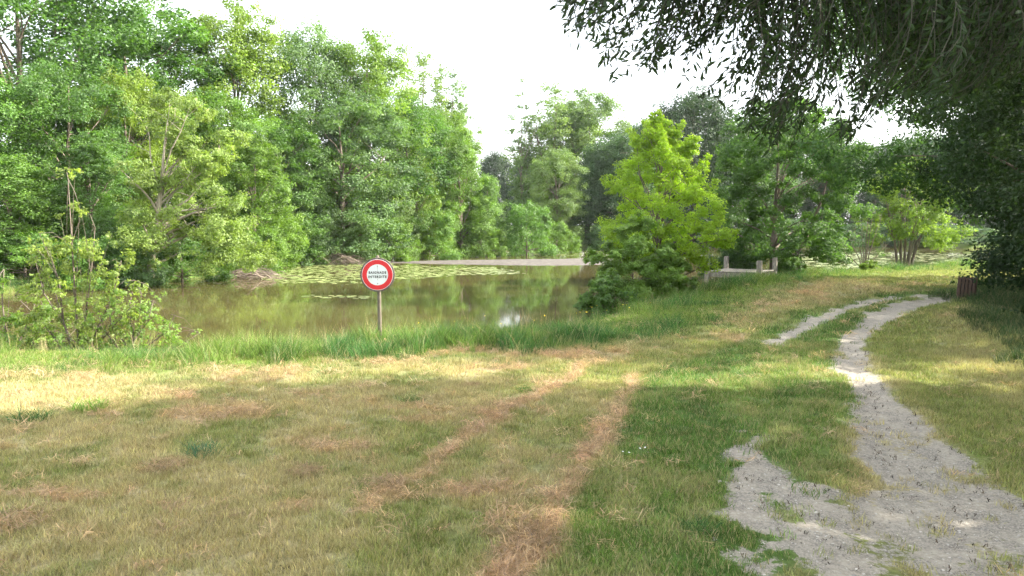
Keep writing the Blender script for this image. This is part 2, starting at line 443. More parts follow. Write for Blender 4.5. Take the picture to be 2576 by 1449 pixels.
# ------------------------------------------------------------------ water
def water_mat():
    m, nt, b = newmat('murky_water')
    pos = world_pos(nt)
    f = noise(nt, 0.09, 3, pos)
    nt.links.new(mixrgb(nt, 'MIX', maprange(nt, f, 0.35, 0.65, 0, 1), (0.072, 0.062, 0.022), (0.088, 0.072, 0.030)), b.inputs['Base Color'])
    b.inputs['Roughness'].default_value = 0.04; b.inputs['IOR'].default_value = 1.33
    mp = nt.nodes.new('ShaderNodeMapping'); mp.inputs['Scale'].default_value = (1.0, 2.2, 1.0); nt.links.new(pos, mp.inputs[0])
    f2 = noise(nt, 1.6, 3, mp.outputs[0])
    bp = nt.nodes.new('ShaderNodeBump'); bp.inputs['Strength'].default_value = 0.022; bp.inputs['Distance'].default_value = 0.03
    nt.links.new(f2, bp.inputs['Height']); nt.links.new(bp.outputs[0], b.inputs['Normal'])
    return m
M_WATER = water_mat()
me = bpy.data.meshes.new('pond_water')
me.from_pydata([(-150, 12, WZ), (170, 12, WZ), (170, 150, WZ), (-150, 150, WZ)], [], [[0, 1, 2, 3]])
me.materials.append(M_WATER)
obj('pond_water', me, kind='structure')
# low mud bar showing above the water
bar = [(1000, 657), (1150, 654), (1300, 652), (1450, 650), (1560, 649), (1640, 650), (1640, 668), (1520, 667), (1400, 669), (1280, 668), (1150, 666), (1030, 663), (930, 661), (900, 658)]
BAR = [G(a, b, WZ) for a, b in bar]
bxs = np.linspace(min(p[0] for p in BAR) - 1, max(p[0] for p in BAR) + 1, 180); bys = np.linspace(min(p[1] for p in BAR) - 1, max(p[1] for p in BAR) + 1, 90)
BX, BY = np.meshgrid(bxs, bys); bx, by = BX.ravel(), BY.ravel()
bd = sdist(BAR, bx, by) + 1.2 * (fbm(bx * 0.8, by * 0.8, 81, 4) - 0.5)
bz = WZ - 0.06 + 0.10 * ss(-0.6, 1.2, bd) + 0.03 * (fbm(bx * 3, by * 3, 82, 3) - 0.5)
n_ = len(bxs); ii = (np.arange(len(bys) - 1)[:, None] * n_ + np.arange(n_ - 1)[None, :]).ravel()
def mud_mat():
    m, nt, b = newmat('dried_mud')
    pos = world_pos(nt); f = noise(nt, 3.5, 6, pos)
    nt.links.new(mixrgb(nt, 'MIX', maprange(nt, f, 0.4, 0.62, 0, 1), (0.050, 0.042, 0.034), (0.125, 0.108, 0.092)), b.inputs['Base Color'])
    b.inputs['Roughness'].default_value = 0.85
    return m
me = mesh_np('mud_bar', np.stack([bx, by, bz], 1), [np.stack([ii, ii + 1, ii + n_ + 1, ii + n_], 1)], True, None, [mud_mat()])
obj('mud_bar', me, kind='structure')

# ------------------------------------------------------------------ crowns
def rvec(rng, n):
    v = rng.normal(size=(n, 3)); return v / np.linalg.norm(v, axis=1, keepdims=True)
def leaves_mesh(name, P, Nrm, L, rng, tint, young, mat, wr=0.55, down=0.3):
    n = len(P)
    t = rvec(rng, n); t[:, 2] -= down
    a = t - Nrm * (t * Nrm).sum(1, keepdims=True); a /= np.linalg.norm(a, axis=1, keepdims=True) + 1e-9
    b = np.cross(Nrm, a)
    L = L[:, None]
    V = np.stack([P - a * L * 0.5, P + b * L * wr * 0.5 - Nrm * L * 0.06, P + a * L * 0.5, P - b * L * wr * 0.5 - Nrm * L * 0.06], 1).reshape(-1, 3)
    F = np.arange(n * 4).reshape(n, 4)
    return mesh_np(name, V, [F], False, {'tint': ('FLOAT', np.repeat(tint, 4)), 'young': ('FLOAT', np.repeat(young, 4))}, [mat])
def crown_from_lobes(name, seed, C, r, nleaf, leaf, mat=None, sub=14, outdir=None, down=0.3, squash=0.8):
    rng = np.random.default_rng(seed)
    m = len(C); w = r ** 2; w = w / w.sum()
    SCn, Sr, Sl = [], [], []
    d = rvec(rng, m * sub); d[:, 2] = d[:, 2] * 0.9 + 0.12
    li = np.repeat(np.arange(m), sub)
    sc = C[li] + d * (r[li] * rng.uniform(0.45, 0.95, m * sub))[:, None] * np.array([1, 1, squash])
    sr = r[li] * rng.uniform(0.24, 0.5, m * sub)
    ws = sr ** 2; ws /= ws.sum()
    k = rng.choice(m * sub, nleaf, p=ws)
    dd = rvec(rng, nleaf); dd[:, 2] += 0.15
    P = sc[k] + dd * (sr[k] * rng.uniform(0.25, 1.08, nleaf))[:, None] * np.array([1, 1, 0.75])
    out = P - C[li[k]]; out /= np.linalg.norm(out, axis=1, keepdims=True) + 1e-9
    nr = out * 0.55 + rvec(rng, nleaf) * 0.65 + np.array([0, 0, 0.45]); nr /= np.linalg.norm(nr, axis=1, keepdims=True)
    tint = np.clip(0.5 + 0.30 * (rng.random(m)[li[k]] - 0.5) + 0.30 * (rng.random(m * sub)[k] - 0.5) + 0.5 * (rng.random(nleaf) - 0.5), 0, 1)
    young = np.clip(rng.random(m)[li[k]] * 0.6 + 0.5 * rng.random(m * sub)[k], 0, 1)
    return leaves_mesh(name, P, nr, leaf * rng.uniform(0.65, 1.25, nleaf), rng, tint, young, mat or M_LEAF, down=down)
def env_lobes(seed, H, Rr, prof, z0, m, lr):
    rng = np.random.default_rng(seed); C, r = [], []
    for i in range(m):
        t = (i + rng.random()) / m
        e = prof(t) * Rr
        a = i * 2.39996 + rng.uniform(-0.5, 0.5)
        q = rng.uniform(0.5, 1.0) ** 0.6
        rr = lr * rng.uniform(0.65, 1.3) * (0.65 + 0.5 * prof(t))
        x = math.cos(a) * max(e - rr * 0.6, 0) * q; y = math.sin(a) * max(e - rr * 0.6, 0) * q
        C.append((x, y, H * (z0 + (1 - z0) * t) - rr * 0.7 * (1 if t > 0.85 else 0.2))); r.append(rr)
    return np.array(C), np.array(r)
def plume_lobes(seed, H, Rr, plumes, lr):
    rng = np.random.default_rng(seed); C, r = [], []
    for k in range(plumes):
        a = k * 2.4 + rng.random(); q = Rr * rng.uniform(0.2, 0.9) * (0 if k == 0 else 1)
        h1 = H * (1 if k == 0 else rng.uniform(0.68, 0.95))
        n = int(9 + 4 * rng.random())
        for i in range(n):
            t = i / (n - 1)
            z = H * 0.16 + (h1 - H * 0.16) * t
            s = (0.35 + 0.65 * t)
            C.append((math.cos(a) * q * s + rng.normal() * 0.7, math.sin(a) * q * s + rng.normal() * 0.7, z + rng.normal() * .5)); r.append(lr * (1.15 - 0.65 * t) * rng.uniform(0.6, 1.2))
    return np.array(C), np.array(r)
def trunk_mb(seed, H, tr, C, nlimb=16, base=0.12, lean=(0, 0), stems=1, thick=1.0):
    rng = random.Random(seed); mb = MB()
    top = Vector((lean[0], lean[1], H * 0.86))
    def tp(t):
        return Vector((lean[0] * t ** 1.3 + math.sin(t * 5 + seed) * tr * 0.8 * t, lean[1] * t ** 1.3 + math.cos(t * 4 + seed) * tr * 0.8 * t, H * 0.86 * t))
    ts = [0, 0.03, 0.1, 0.25, 0.45, 0.65, 0.85, 1]
    mb.tube([tp(t) - Vector((0, 0, 0.4 if t == 0 else 0)) for t in ts], [tr * (1.35 if t == 0 else 1.1 if t < 0.05 else max(1 - t * 0.93, 0.05)) for t in ts], 8)
    idx = list(range(len(C))); rng.shuffle(idx)
    for i in idx[:nlimb]:
        c = Vector(C[i]); h = c.length
        t = min(max((c.z / (H * 0.86)) * rng.uniform(0.45, 0.8), base), 0.93)
        p0 = tp(t); r0 = tr * max(1 - t * 0.93, 0.08) * 0.55 * thick
        m1 = p0.lerp(c, 0.5) + Vector((rng.uniform(-.1, .1), rng.uniform(-.1, .1), rng.uniform(-.02, .12))) * (c - p0).length
        mb.tube([p0, p0.lerp(m1, 0.5) + Vector((0, 0, 0.02 * h)), m1, m1.lerp(c, 0.6), c], [r0, r0 * 0.8, r0 * 0.6, r0 * 0.35, r0 * 0.12], 5, False)
        for q in range(3):
            s = m1.lerp(c, rng.uniform(0, 0.7)); e = s + Vector((rng.uniform(-1, 1), rng.uniform(-1, 1), rng.uniform(-0.2, 0.9))) * 0.3 * (c - p0).length
            mb.tube([s, s.lerp(e, 0.5) + Vector((0, 0, 0.05)), e], [r0 * 0.35, r0 * 0.22, r0 * 0.08], 4, False)
    return mb
P_ASH = lambda t: (1 - abs((t - .42) / .64) ** 2.6) ** 0.5
P_CONE = lambda t: (1 - t) ** 0.65 * 0.95 + 0.12 if t > 0.18 else 0.75 + t
P_OAK = lambda t: math.sqrt(max(1 - (2 * t - 0.85) ** 2 / 1.35, 0.05))
P_BUSH = lambda t: math.sqrt(max(1 - t * t * 0.9, 0.1))
PROTO = {}
def proto(key, H, Rr, seed, lobes, nleaf, leaf, tr, nlimb, barkm=None, **kw):
    C, r = lobes
    cm = crown_from_lobes('crown', seed, C, r, nleaf, leaf, **kw)
    tm = trunk_mb(seed, H, tr, C, nlimb).mesh('trunk', barkm or M_BARK, True)
    PROTO[key] = (H, Rr, cm, tm)
proto('ash1', 18, 5.5, 101, env_lobes(101, 18, 5.5, P_ASH, 0.10, 46, 1.75), 52000, 0.215, 0.30, 22)
proto('ash2', 18, 5.0, 102, env_lobes(102, 18, 5.0, P_ASH, 0.12, 38, 1.9), 48000, 0.215, 0.28, 20)
proto('ash3', 15, 5.0, 103, env_lobes(103, 15, 5.0, P_ASH, 0.06, 50, 1.4), 52000, 0.195, 0.26, 22)
proto('cone1', 11, 4.2, 104, env_lobes(104, 11, 4.2, P_CONE, 0.03, 54, 1.15), 44000, 0.165, 0.2, 22)
proto('cone2', 10, 4.0, 105, env_lobes(105, 10, 4.0, P_CONE, 0.02, 44, 1.25), 42000, 0.16, 0.18, 20)
proto('poplar1', 22, 4.0, 106, plume_lobes(106, 22, 3.8, 9, 2.1), 46000, 0.25, 0.3, 26)
proto('poplar2', 22, 3.2, 107, plume_lobes(107, 22, 2.6, 4, 1.5), 8000, 0.32, 0.25, 20)
proto('oak', 16, 7.0, 108, env_lobes(108, 16, 7.0, P_OAK, 0.08, 80, 2.2), 72000, 0.26, 0.4, 20)
proto('bush1', 3.6, 2.6, 109, env_lobes(109, 3.6, 2.6, P_BUSH, 0.02, 30, 0.75), 18000, 0.125, 0.07, 16)
proto('bush2', 3.0, 2.8, 110, env_lobes(110, 3.0, 2.8, P_BUSH, 0.02, 26, 0.7), 16000, 0.125, 0.07, 16)
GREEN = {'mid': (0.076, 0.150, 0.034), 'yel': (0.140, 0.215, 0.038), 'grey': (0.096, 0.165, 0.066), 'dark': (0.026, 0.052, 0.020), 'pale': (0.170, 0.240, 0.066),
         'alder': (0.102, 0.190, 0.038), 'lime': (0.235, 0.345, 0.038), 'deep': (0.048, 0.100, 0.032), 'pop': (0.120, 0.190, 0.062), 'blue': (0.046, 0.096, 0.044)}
WID = {'ash': 1.28, 'con': 1.3, 'pop': 1.15, 'oak': 1.15, 'bus': 1.2}
def place(name, label, cat, key, px, base_py, top_py, hw_px, d, colr, group=None, rot=None, zb=None):
    H, Rr, cm, tm = PROTO[key]
    ztop = AT(px, top_py, d).z
    x = AT(px, 600, d).x
    if zb is None: zb = float(height(np.array([x]), np.array([d]))[0])
    zb = max(zb, WZ - 0.15)
    sz = (ztop - zb) / H * (1.05 if key[:3] == 'ash' else 1.0); sx = hw_px / FPX * d / Rr * WID.get(key[:3], 1.2)
    t = thing(name, label, cat, (x, d, zb), 0, group)
    rz = rot if rot is not None else random.uniform(0, 6.28)
    for nm, m in (('crown', cm), ('trunk', tm)):
        o = obj(nm, m, t); o.scale = (sx, sx, sz); o.rotation_euler = (0, 0, rz)
        if nm == 'crown':
            j = random.uniform(0.92, 1.08); c = GREEN[colr]; o.color = (c[0] * j, c[1], c[2] * (2 - j), 1)
    return t
BACKG = 'tall trees along the far bank'
BUSHG = 'low bushes overhanging the far waterline'
# (label, kind, px, top, half width, distance, colour, name)
T = [
 ('tall shady green tree filling the top left corner of the woods', 'ash1', 60, -170, 260, 50, 'mid', 'broadleaf_tree'),
 ('broad tall tree whose rounded top touches the frame left of the sky gap', 'ash3', 330, 8, 235, 56, 'mid', 'broadleaf_tree'),
 ('thin-leaved tree peeping over the rounded crown at the top left skyline', 'poplar1', 360, -10, 110, 70, 'pop', 'broadleaf_tree'),
 ('tall yellow-green domed tree just right of the first notch in the skyline', 'ash2', 605, 15, 135, 60, 'yel', 'broadleaf_tree'),
 ('grey-green tree between the yellow-green dome and the bright stepped crown', 'ash1', 790, 75, 120, 64, 'grey', 'broadleaf_tree'),
 ('bright green tall tree with a stepped right edge above the round sign', 'ash2', 930, 88, 120, 66, 'yel', 'broadleaf_tree'),
 ('sparse poplar with sky showing through, first beyond the bright tree', 'poplar1', 1062, 128, 95, 84, 'pop', 'poplar_tree'),
 ('ragged poplar leaning over the sky gap, last of the left-hand woods', 'poplar1', 1140, 160, 62, 86, 'pop', 'poplar_tree'),
 ('green slope-sided tree below the two ragged poplars', 'ash3', 1110, 290, 88, 74, 'alder', 'broadleaf_tree'),
 ('grey-green full tree behind the round sign, middle of the woods', 'ash3', 860, 230, 150, 60, 'grey', 'broadleaf_tree'),
 ('green tree in the woods right above the sign with dark hollows', 'ash1', 1000, 250, 130, 68, 'mid', 'broadleaf_tree'),
 ('dark green tree with lighter top, second row at the left', 'ash3', 180, 165, 140, 44, 'mid', 'broadleaf_tree'),
 ('dark leafy tree at the left frame edge below the tallest crown', 'ash3', -20, 200, 150, 42, 'alder', 'broadleaf_tree'),
 ('olive tree between the dark left crowns and the pale leaning tree', 'ash3', 330, 190, 110, 48, 'yel', 'broadleaf_tree'),
 ('mid green tree rising behind the pale leaning alder', 'ash3', 560, 250, 130, 54, 'alder', 'broadleaf_tree'),
 ('deep green tree in the middle of the woods under the grey-green crown', 'ash3', 700, 300, 120, 56, 'mid', 'broadleaf_tree'),
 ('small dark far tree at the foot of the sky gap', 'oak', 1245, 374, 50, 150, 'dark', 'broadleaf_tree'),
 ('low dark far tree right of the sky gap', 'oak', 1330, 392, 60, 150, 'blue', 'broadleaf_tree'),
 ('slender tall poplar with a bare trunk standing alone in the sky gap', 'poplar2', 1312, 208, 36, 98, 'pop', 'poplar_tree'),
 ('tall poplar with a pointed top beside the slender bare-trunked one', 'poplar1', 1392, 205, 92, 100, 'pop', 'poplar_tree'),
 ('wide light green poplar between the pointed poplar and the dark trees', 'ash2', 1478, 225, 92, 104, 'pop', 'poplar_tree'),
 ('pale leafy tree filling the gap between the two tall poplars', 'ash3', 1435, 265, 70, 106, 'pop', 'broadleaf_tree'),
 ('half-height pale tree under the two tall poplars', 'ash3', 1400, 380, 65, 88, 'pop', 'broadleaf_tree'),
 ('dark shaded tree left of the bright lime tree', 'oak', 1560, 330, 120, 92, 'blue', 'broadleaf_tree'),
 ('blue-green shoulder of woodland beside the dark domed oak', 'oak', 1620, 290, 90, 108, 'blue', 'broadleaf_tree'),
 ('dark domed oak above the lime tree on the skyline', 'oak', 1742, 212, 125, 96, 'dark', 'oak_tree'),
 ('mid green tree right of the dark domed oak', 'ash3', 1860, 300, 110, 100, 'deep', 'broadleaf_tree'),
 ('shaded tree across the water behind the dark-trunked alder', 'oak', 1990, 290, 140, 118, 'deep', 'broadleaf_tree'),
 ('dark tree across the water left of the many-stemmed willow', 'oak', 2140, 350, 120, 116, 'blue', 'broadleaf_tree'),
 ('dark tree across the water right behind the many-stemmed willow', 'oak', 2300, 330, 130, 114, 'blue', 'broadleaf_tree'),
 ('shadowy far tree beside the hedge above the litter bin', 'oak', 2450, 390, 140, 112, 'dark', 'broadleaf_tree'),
 # second, lower row at the water
 ('broad bushy tree at the left edge right above the water', 'cone2', 30, 380, 150, 37, 'alder', 'bank_tree'),
 ('dark full tree behind the small orange-tipped shrub', 'cone1', 230, 330, 130, 39, 'mid', 'bank_tree'),
 ('leafy cone-shaped tree right of the pale leaning alder', 'cone1', 640, 330, 115, 50, 'alder', 'bank_tree'),
 ('bluish green bank tree above the left brush heap', 'cone2', 745, 400, 95, 56, 'grey', 'bank_tree'),
 ('rounded bright alder on the bank above the brush heap', 'cone1', 850, 375, 95, 62, 'alder', 'bank_tree'),
 ('bushy bank tree directly behind the round sign', 'cone2', 970, 430, 85, 64, 'grey', 'bank_tree'),
 ('yellowish bank tree just right of the round sign', 'cone1', 1050, 400, 75, 66, 'yel', 'bank_tree'),
 ('pointed green tree with a straight sloping right side by the water', 'cone1', 1160, 345, 82, 70, 'alder', 'bank_tree'),
 ('small rounded tree at the right end of the left-hand woods', 'cone2', 1225, 430, 48, 72, 'alder', 'bank_tree'),
]
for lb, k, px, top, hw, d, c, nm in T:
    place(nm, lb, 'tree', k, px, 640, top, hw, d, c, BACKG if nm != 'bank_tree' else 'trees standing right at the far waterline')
B = [
 ('green bush at the water right of the woods, before the sunny clearing', 'bush1', 1325, 500, 62, 72, 'alder'),
 ('low bush touching the sunny clearing on the far bank', 'bush2', 1400, 555, 55, 78, 'alder'),
 ('grey-green bush right of the sunny clearing', 'bush1', 1530, 560, 50, 86, 'grey'),
 ('bush under the pointed green tree on the far bank', 'bush2', 1210, 545, 60, 70, 'alder'),
 ('leafy bush hanging to the water below the yellowish tree', 'bush1', 1080, 520, 75, 65, 'alder'),
 ('bush behind the top of the sign hanging over the water', 'bush2', 985, 540, 70, 61, 'alder'),
 ('bush growing out of the grey brush heap', 'bush1', 865, 520, 75, 59, 'grey'),
 ('bush left of the grey brush heap beside the dark bank', 'bush1', 745, 535, 70, 55, 'alder'),
 ('low leafy mound by the lily pads right of the leaning alder', 'bush2', 640, 570, 75, 47, 'alder'),
 ('bush at the waterline behind the orange-tipped shrub', 'bush1', 230, 590, 110, 36, 'alder'),
 ('bush at the waterline in the left corner', 'bush2', 60, 580, 120, 35.5, 'alder'),
 ('dark leafy bush filling the hollow right of the leaning alder trunk', 'bush1', 455, 590, 95, 39.8, 'mid'),
 ('small bush between the leaning alder and the shrub', 'bush2', 330, 600, 80, 37, 'grey'),
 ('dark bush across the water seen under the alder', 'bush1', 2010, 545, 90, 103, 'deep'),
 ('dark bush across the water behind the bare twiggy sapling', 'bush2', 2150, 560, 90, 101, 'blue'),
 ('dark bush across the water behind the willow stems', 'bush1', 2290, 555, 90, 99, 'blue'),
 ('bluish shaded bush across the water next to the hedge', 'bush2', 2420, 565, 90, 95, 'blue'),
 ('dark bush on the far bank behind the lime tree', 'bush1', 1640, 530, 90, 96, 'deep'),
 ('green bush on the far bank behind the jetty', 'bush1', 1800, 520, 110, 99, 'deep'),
]
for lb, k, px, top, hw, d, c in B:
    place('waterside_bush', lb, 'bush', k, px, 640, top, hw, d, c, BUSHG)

# ------------------------------------------------------------------ single trees built for their place
def custom(name, label, cat, base, C, r, nleaf, leaf, colr, seed, tr, nlimb, lean=(0, 0), stems=None, barkm=None, mat=None, H=None, base_t=0.12, sub=14, thick=1.0, squash=0.8):
    t = thing(name, label, cat, base)
    cr = obj('crown', crown_from_lobes('crown', seed, C, r, nleaf, leaf, mat=mat, sub=sub, squash=squash), t)
    cr.color = (*GREEN[colr], 1) if isinstance(colr, str) else (*colr, 1)
    if stems is None:
        H = H or float(C[:, 2].max())
        obj('trunk', trunk_mb(seed, H, tr, C, nlimb, base_t, lean, thick=thick).mesh('trunk', barkm or M_BARK, True), t)
    else:
        for q, (pts, rad) in enumerate(stems):
            mb = MB(); mb.tube(pts, [rad * (1 - 0.8 * i / (len(pts) - 1)) for i in range(len(pts))], 7)
            rg = random.Random(seed + q)
            cs = sorted(range(len(C)), key=lambda i: (Vector(C[i]) - Vector(pts[-1])).length)[:max(4, nlimb // len(stems))]
            for i in cs:
                c = Vector(C[i]); k = rg.randint(1, len(pts) - 1); p0 = Vector(pts[k]); mm = p0.lerp(c, .5) + Vector((0, 0, .1))
                mb.tube([p0, mm, c], [rad * 0.35, rad * .22, rad * .07], 4, False)
            obj('stem', mb.mesh('stem', barkm or M_BARK, True), t)
    return t
def zg(x, y): return float(height(np.array([float(x)]), np.array([float(y)]))[0])

# pale alder leaning over the water at the left
b = AT(375, 716, 37.5); b.z = WZ - 0.1
rg = np.random.default_rng(5); Cs, rs = [], []
for i in range(58):
    t = (i + rg.random()) / 58
    zc = 0.9 + 8.0 * t
    cx = 0.4 + 1.9 * math.sin(t * 2.6) * 0.6 + 0.4
    w = 3.1 * (1 - t) ** 0.55 + 0.35
    Cs.append((cx + rg.uniform(-1, 1) * w, rg.uniform(-1, 1) * w * 0.8, zc)); rs.append(0.95 * rg.uniform(0.6, 1.2) * (1.1 - 0.5 * t))
custom('leaning_alder', 'pale yellow-green alder leaning out from the left bank over the water', 'tree', b, np.array(Cs), np.array(rs), 42000, 0.125, 'pale', 31, 0.20, 26, (1.6, -0.6), barkm=M_BARK_PALE, base_t=0.08)

# lime green tree beside the jetty
b = AT(1655, 735, 30); b.z = zg(b.x, b.y)
rg = np.random.default_rng(8); Cs, rs = [], []
for i in range(64):
    t = (i + rg.random()) / 64
    zc = 1.3 + 5.2 * t
    w = 2.3 * min(1, (1 - t) ** 0.6 + 0.05) * (0.75 + 0.25 * min(1, t * 4))
    a = i * 2.4
    q = rg.uniform(0.5, 1.05)
    Cs.append((math.cos(a) * w * q, math.sin(a) * w * q, zc)); rs.append(0.52 * rg.uniform(0.6, 1.2) * (1.15 - 0.5 * t))
for i in range(34):
    t = rg.random() ** .8; a = rg.uniform(0, 6.28); w = 2.3 * min(1, (1 - t) ** 0.6 + 0.05) * 1.12
    for q in range(3): Cs.append((math.cos(a) * (w + .16 * q), math.sin(a) * (w + .16 * q), 1.6 + 4.9 * t + .22 * q)); rs.append(.26 - .06 * q)
Cs.append((0.05, 0, 6.55)); rs.append(0.22); Cs.append((-0.85, 0, 5.6)); rs.append(.3); Cs.append((.9, 0, 5.7)); rs.append(.3)
custom('lime_tree', 'bright lime green sunlit tree left of the wooden jetty', 'tree', b, np.array(Cs) * np.array([.98, .95, 1]), np.array(rs) * 1.2, 80000, 0.085, 'lime', 41, 0.11, 30, mat=M_LEAF_BACK, base_t=0.1)
def bushc(name, label, px, py, d, w, h, colr, seed, nleaf=14000, leaf=0.085, depth=1.0, dz=0):
    b = AT(px, py, d); b.z = max(zg(b.x, b.y), WZ) + dz
    rg = np.random.default_rng(seed); Cs, rs = [], []
    for i in range(30):
        t = (i + rg.random()) / 30; a = i * 2.4; e = math.sqrt(max(1 - (t * 0.95) ** 2, .05)) * rg.uniform(0.3, 1)
        Cs.append((math.cos(a) * w * e * .95, math.sin(a) * w * depth * e * .8, 0.12 * h + h * 0.8 * t * rg.uniform(.7, 1.1))); rs.append(0.24 * min(w, h) * rg.uniform(.6, 1.4))
    return custom(name, label, 'bush', b, np.array(Cs), np.array(rs), nleaf, leaf, colr, seed, 0.035, 16, base_t=0.02)
bushc('bush', 'dark green bush on the bank under the left side of the lime tree', 1590, 765, 27.0, 1.75, 3.0, (.13, .22, .045), 51, 42000, .08)
bushc('bush', 'green bush with arching shoots between the lime tree and the jetty', 1665, 742, 28.5, 1.25, 2.2, (.13, .22, .045), 52, 26000, .08)
bushc('bush', 'low leafy bush leaning out over the water left of the lime tree', 1525, 795, 25.0, 0.95, 1.2, 'mid', 53, 12000, .07)
bushc('bush', 'dense shady undergrowth behind the jetty posts', 1850, 690, 41, 1.9, 1.9, 'deep', 54, 12000, .10)
bushc('bush', 'leafy white-flowered bush at the right end of the jetty', 1990, 695, 37.5, 0.9, 0.95, 'mid', 55, 9000, .08)
bushc('bush', 'small yellow-green bush at the foot of the twiggy sapling', 2185, 693, 41, 0.7, 0.45, 'yel', 56, 4000, .07)

# alder with the dark trunk behind the jetty
b = AT(1945, 690, 40); b.z = zg(b.x, b.y)
rg = np.random.default_rng(12); Cs, rs = [], []
for i in range(130):
    t = (i + rg.random()) / 130
    zc = 1.0 + 7.8 * t
    w = 4.3 * (math.sin(math.pi * (0.16 + 0.80 * t))) ** 0.7
    a = i * 2.4; q = rg.uniform(0.35, 1.05)
    Cs.append((0.5 + math.cos(a) * w * q * 1.05, math.sin(a) * w * q * .8, zc)); rs.append(0.72 * rg.uniform(0.6, 1.25))
t = custom('alder_tree', 'broad green alder with a dark upright trunk behind the jetty', 'tree', b, np.array(Cs), np.array(rs), 76000, 0.13, (.062, .125, .034), 61, 0.19, 26, base_t=0.18, squash=0.62, thick=.7, mat=M_LEAF_BACK)
mb = MB(); mb.tube([(0.65, 0.2, -0.3), (0.95, .2, .8), (1.7, .3, 2.2), (2.4, .3, 4.0), (2.8, .3, 5.5)], [.12, .11, .09, .06, .03], 7)
obj('stem', mb.mesh('stem', M_BARK, True), t)

# many-stemmed willow at the right water edge
b = AT(2265, 672, 46); b.z = zg(b.x, b.y)
rg = np.random.default_rng(14); Cs, rs = [], []
for i in range(84):
    t = (i + rg.random()) / 84
    zc = 1.7 + 4.7 * t
    w = 3.1 * math.sin(math.pi * (0.28 + 0.62 * t)) ** 0.8
    a = i * 2.4; q = rg.uniform(0.3, 1.05)
    Cs.append((0.75 + math.cos(a) * w * q * 1.1, math.sin(a) * w * q * .8, zc - 0.35 * q * (math.cos(a) > 0.3))); rs.append(0.6 * rg.uniform(0.6, 1.2))
stems = []
for k, (dx, top) in enumerate([(-0.75, 4.0), (-0.15, 4.6), (0.2, 5.0), (0.75, 4.8), (1.3, 3.6)]):
    x0 = -0.1 + 0.16 * k; stems.append(([(x0, 0, -.3), (x0 + dx * .12, 0.05, .7), (x0 + dx * .3, .1, 1.8), (x0 + dx * .7, .1, top * .7), (x0 + dx, 0, top)], 0.10 if k != 3 else .14))
custom('willow_tree', 'many-stemmed yellow-green willow at the right water edge', 'tree', b, np.array(Cs), np.array(rs), 26000, 0.125, (0.13, 0.20, 0.045), 71, .1, 30, stems=stems, mat=M_LEAF_BACK)

# twiggy sapling fan beside it
b = AT(2175, 684, 42.5); b.z = zg(b.x, b.y)
t = thing('sapling', 'bare twiggy sapling with fanned stems left of the willow', 'sapling', b)
rg = random.Random(4)
for k, (dx, hh) in enumerate([(-1.0, 2.0), (-0.6, 2.4), (-0.25, 2.6), (0.12, 3.6), (0.45, 3.8), (.8, 2.9), (-1.3, 1.2), (1.2, 1.5)]):
    mb = MB(); pts = [(0.04 * k - .15, 0, -.1), (dx * .25, .02, hh * .3), (dx * .6, .05, hh * .65), (dx, 0, hh)]
    mb.tube(pts, [.035, .028, .018, .006], 5)
    for q in range(6):
        u = rg.uniform(.3, .95); p = Vector(pts[1]).lerp(Vector(pts[3]), u); e = p + Vector((rg.uniform(-.4, .4), rg.uniform(-.3, .3), rg.uniform(.2, .5)))
        mb.tube([p, p.lerp(e, .5), e], [.009, .006, .003], 4, False)
    obj('stem', mb.mesh('stem', M_BARK, True), t)
Cs = np.array([(-.9, 0, 1.2), (-.3, 0, 1.6), (.5, 0, 1.9), (.3, 0, 3.2), (.6, 0, 3.4), (-.4, 0, 2.4), (.9, 0, 1.0)]); rs = np.full(7, .45)
cr = obj('crown', crown_from_lobes('crown', 75, Cs, rs, 700, .09, mat=M_LEAF_BACK), t); cr.color = (*GREEN['deep'], 1)

# near shrub at the left: thin stems, sparse round leaves, orange tips
def near_shrub(label, px, py, d, H, W, seed, nlobe, nleaf, colr, tips=True):
    b = AT(px, py, d); b.z = zg(b.x, b.y)
    rg = np.random.default_rng(seed); Cs, rs, stems = [], [], []
    ns = 7
    for k in range(ns):
        a = rg.uniform(0, 6.28); q = (k / (ns - 1)) * 2 - 1
        hh = H * (1 - 0.62 * abs(q) ** 0.8) * rg.uniform(.85, 1.0); ex = q * W; ey = rg.uniform(-.5, .5)
        pts = [(0.1 * q, 0, -.3), (ex * .35 + rg.normal() * .06, ey * .3, hh * .32), (ex * .7 + rg.normal() * .08, ey * .7, hh * .66), (ex, ey, hh)]
        stems.append((pts, 0.026 if abs(q) > .3 else .032))
        P = [Vector(p) for p in pts]
        for i in range(nlobe // ns):
            u = rg.uniform(0.22, 1.0) * 3; j = min(int(u), 2); c = P[j].lerp(P[j + 1], u - j)
            s = 0.85 * W / 2.5 * (1.25 - .45 * u / 3)
            Cs.append((c.x + rg.uniform(-1, 1) * s, c.y + rg.uniform(-1, 1) * s * .7, max(c.z + rg.uniform(-.4, .3), .25))); rs.append(rg.uniform(.12, .30))
    return custom('shrub', label, 'shrub', b, np.array(Cs), np.array(rs), nleaf, .082, colr, seed, .05, 60, stems=stems, barkm=M_BARK, sub=6, mat=M_LEAF_BACK)
t = near_shrub('sparse orange-tipped alder shrub on the near bank at the left, tallest of the three', 200, 862, 18.6, 4.7, 1.7, 81, 150, 8500, (0.19, 0.25, 0.075))
near_shrub('low spreading shrub with long side shoots right of the tallest orange-tipped shrub', 330, 858, 18.4, 2.0, 1.6, 82, 70, 3300, (0.16, 0.25, 0.07))
near_shrub('bushy shrub on the near bank cut by the left frame edge', 20, 862, 18.8, 2.5, 1.5, 83, 90, 4500, (0.15, 0.24, 0.065))

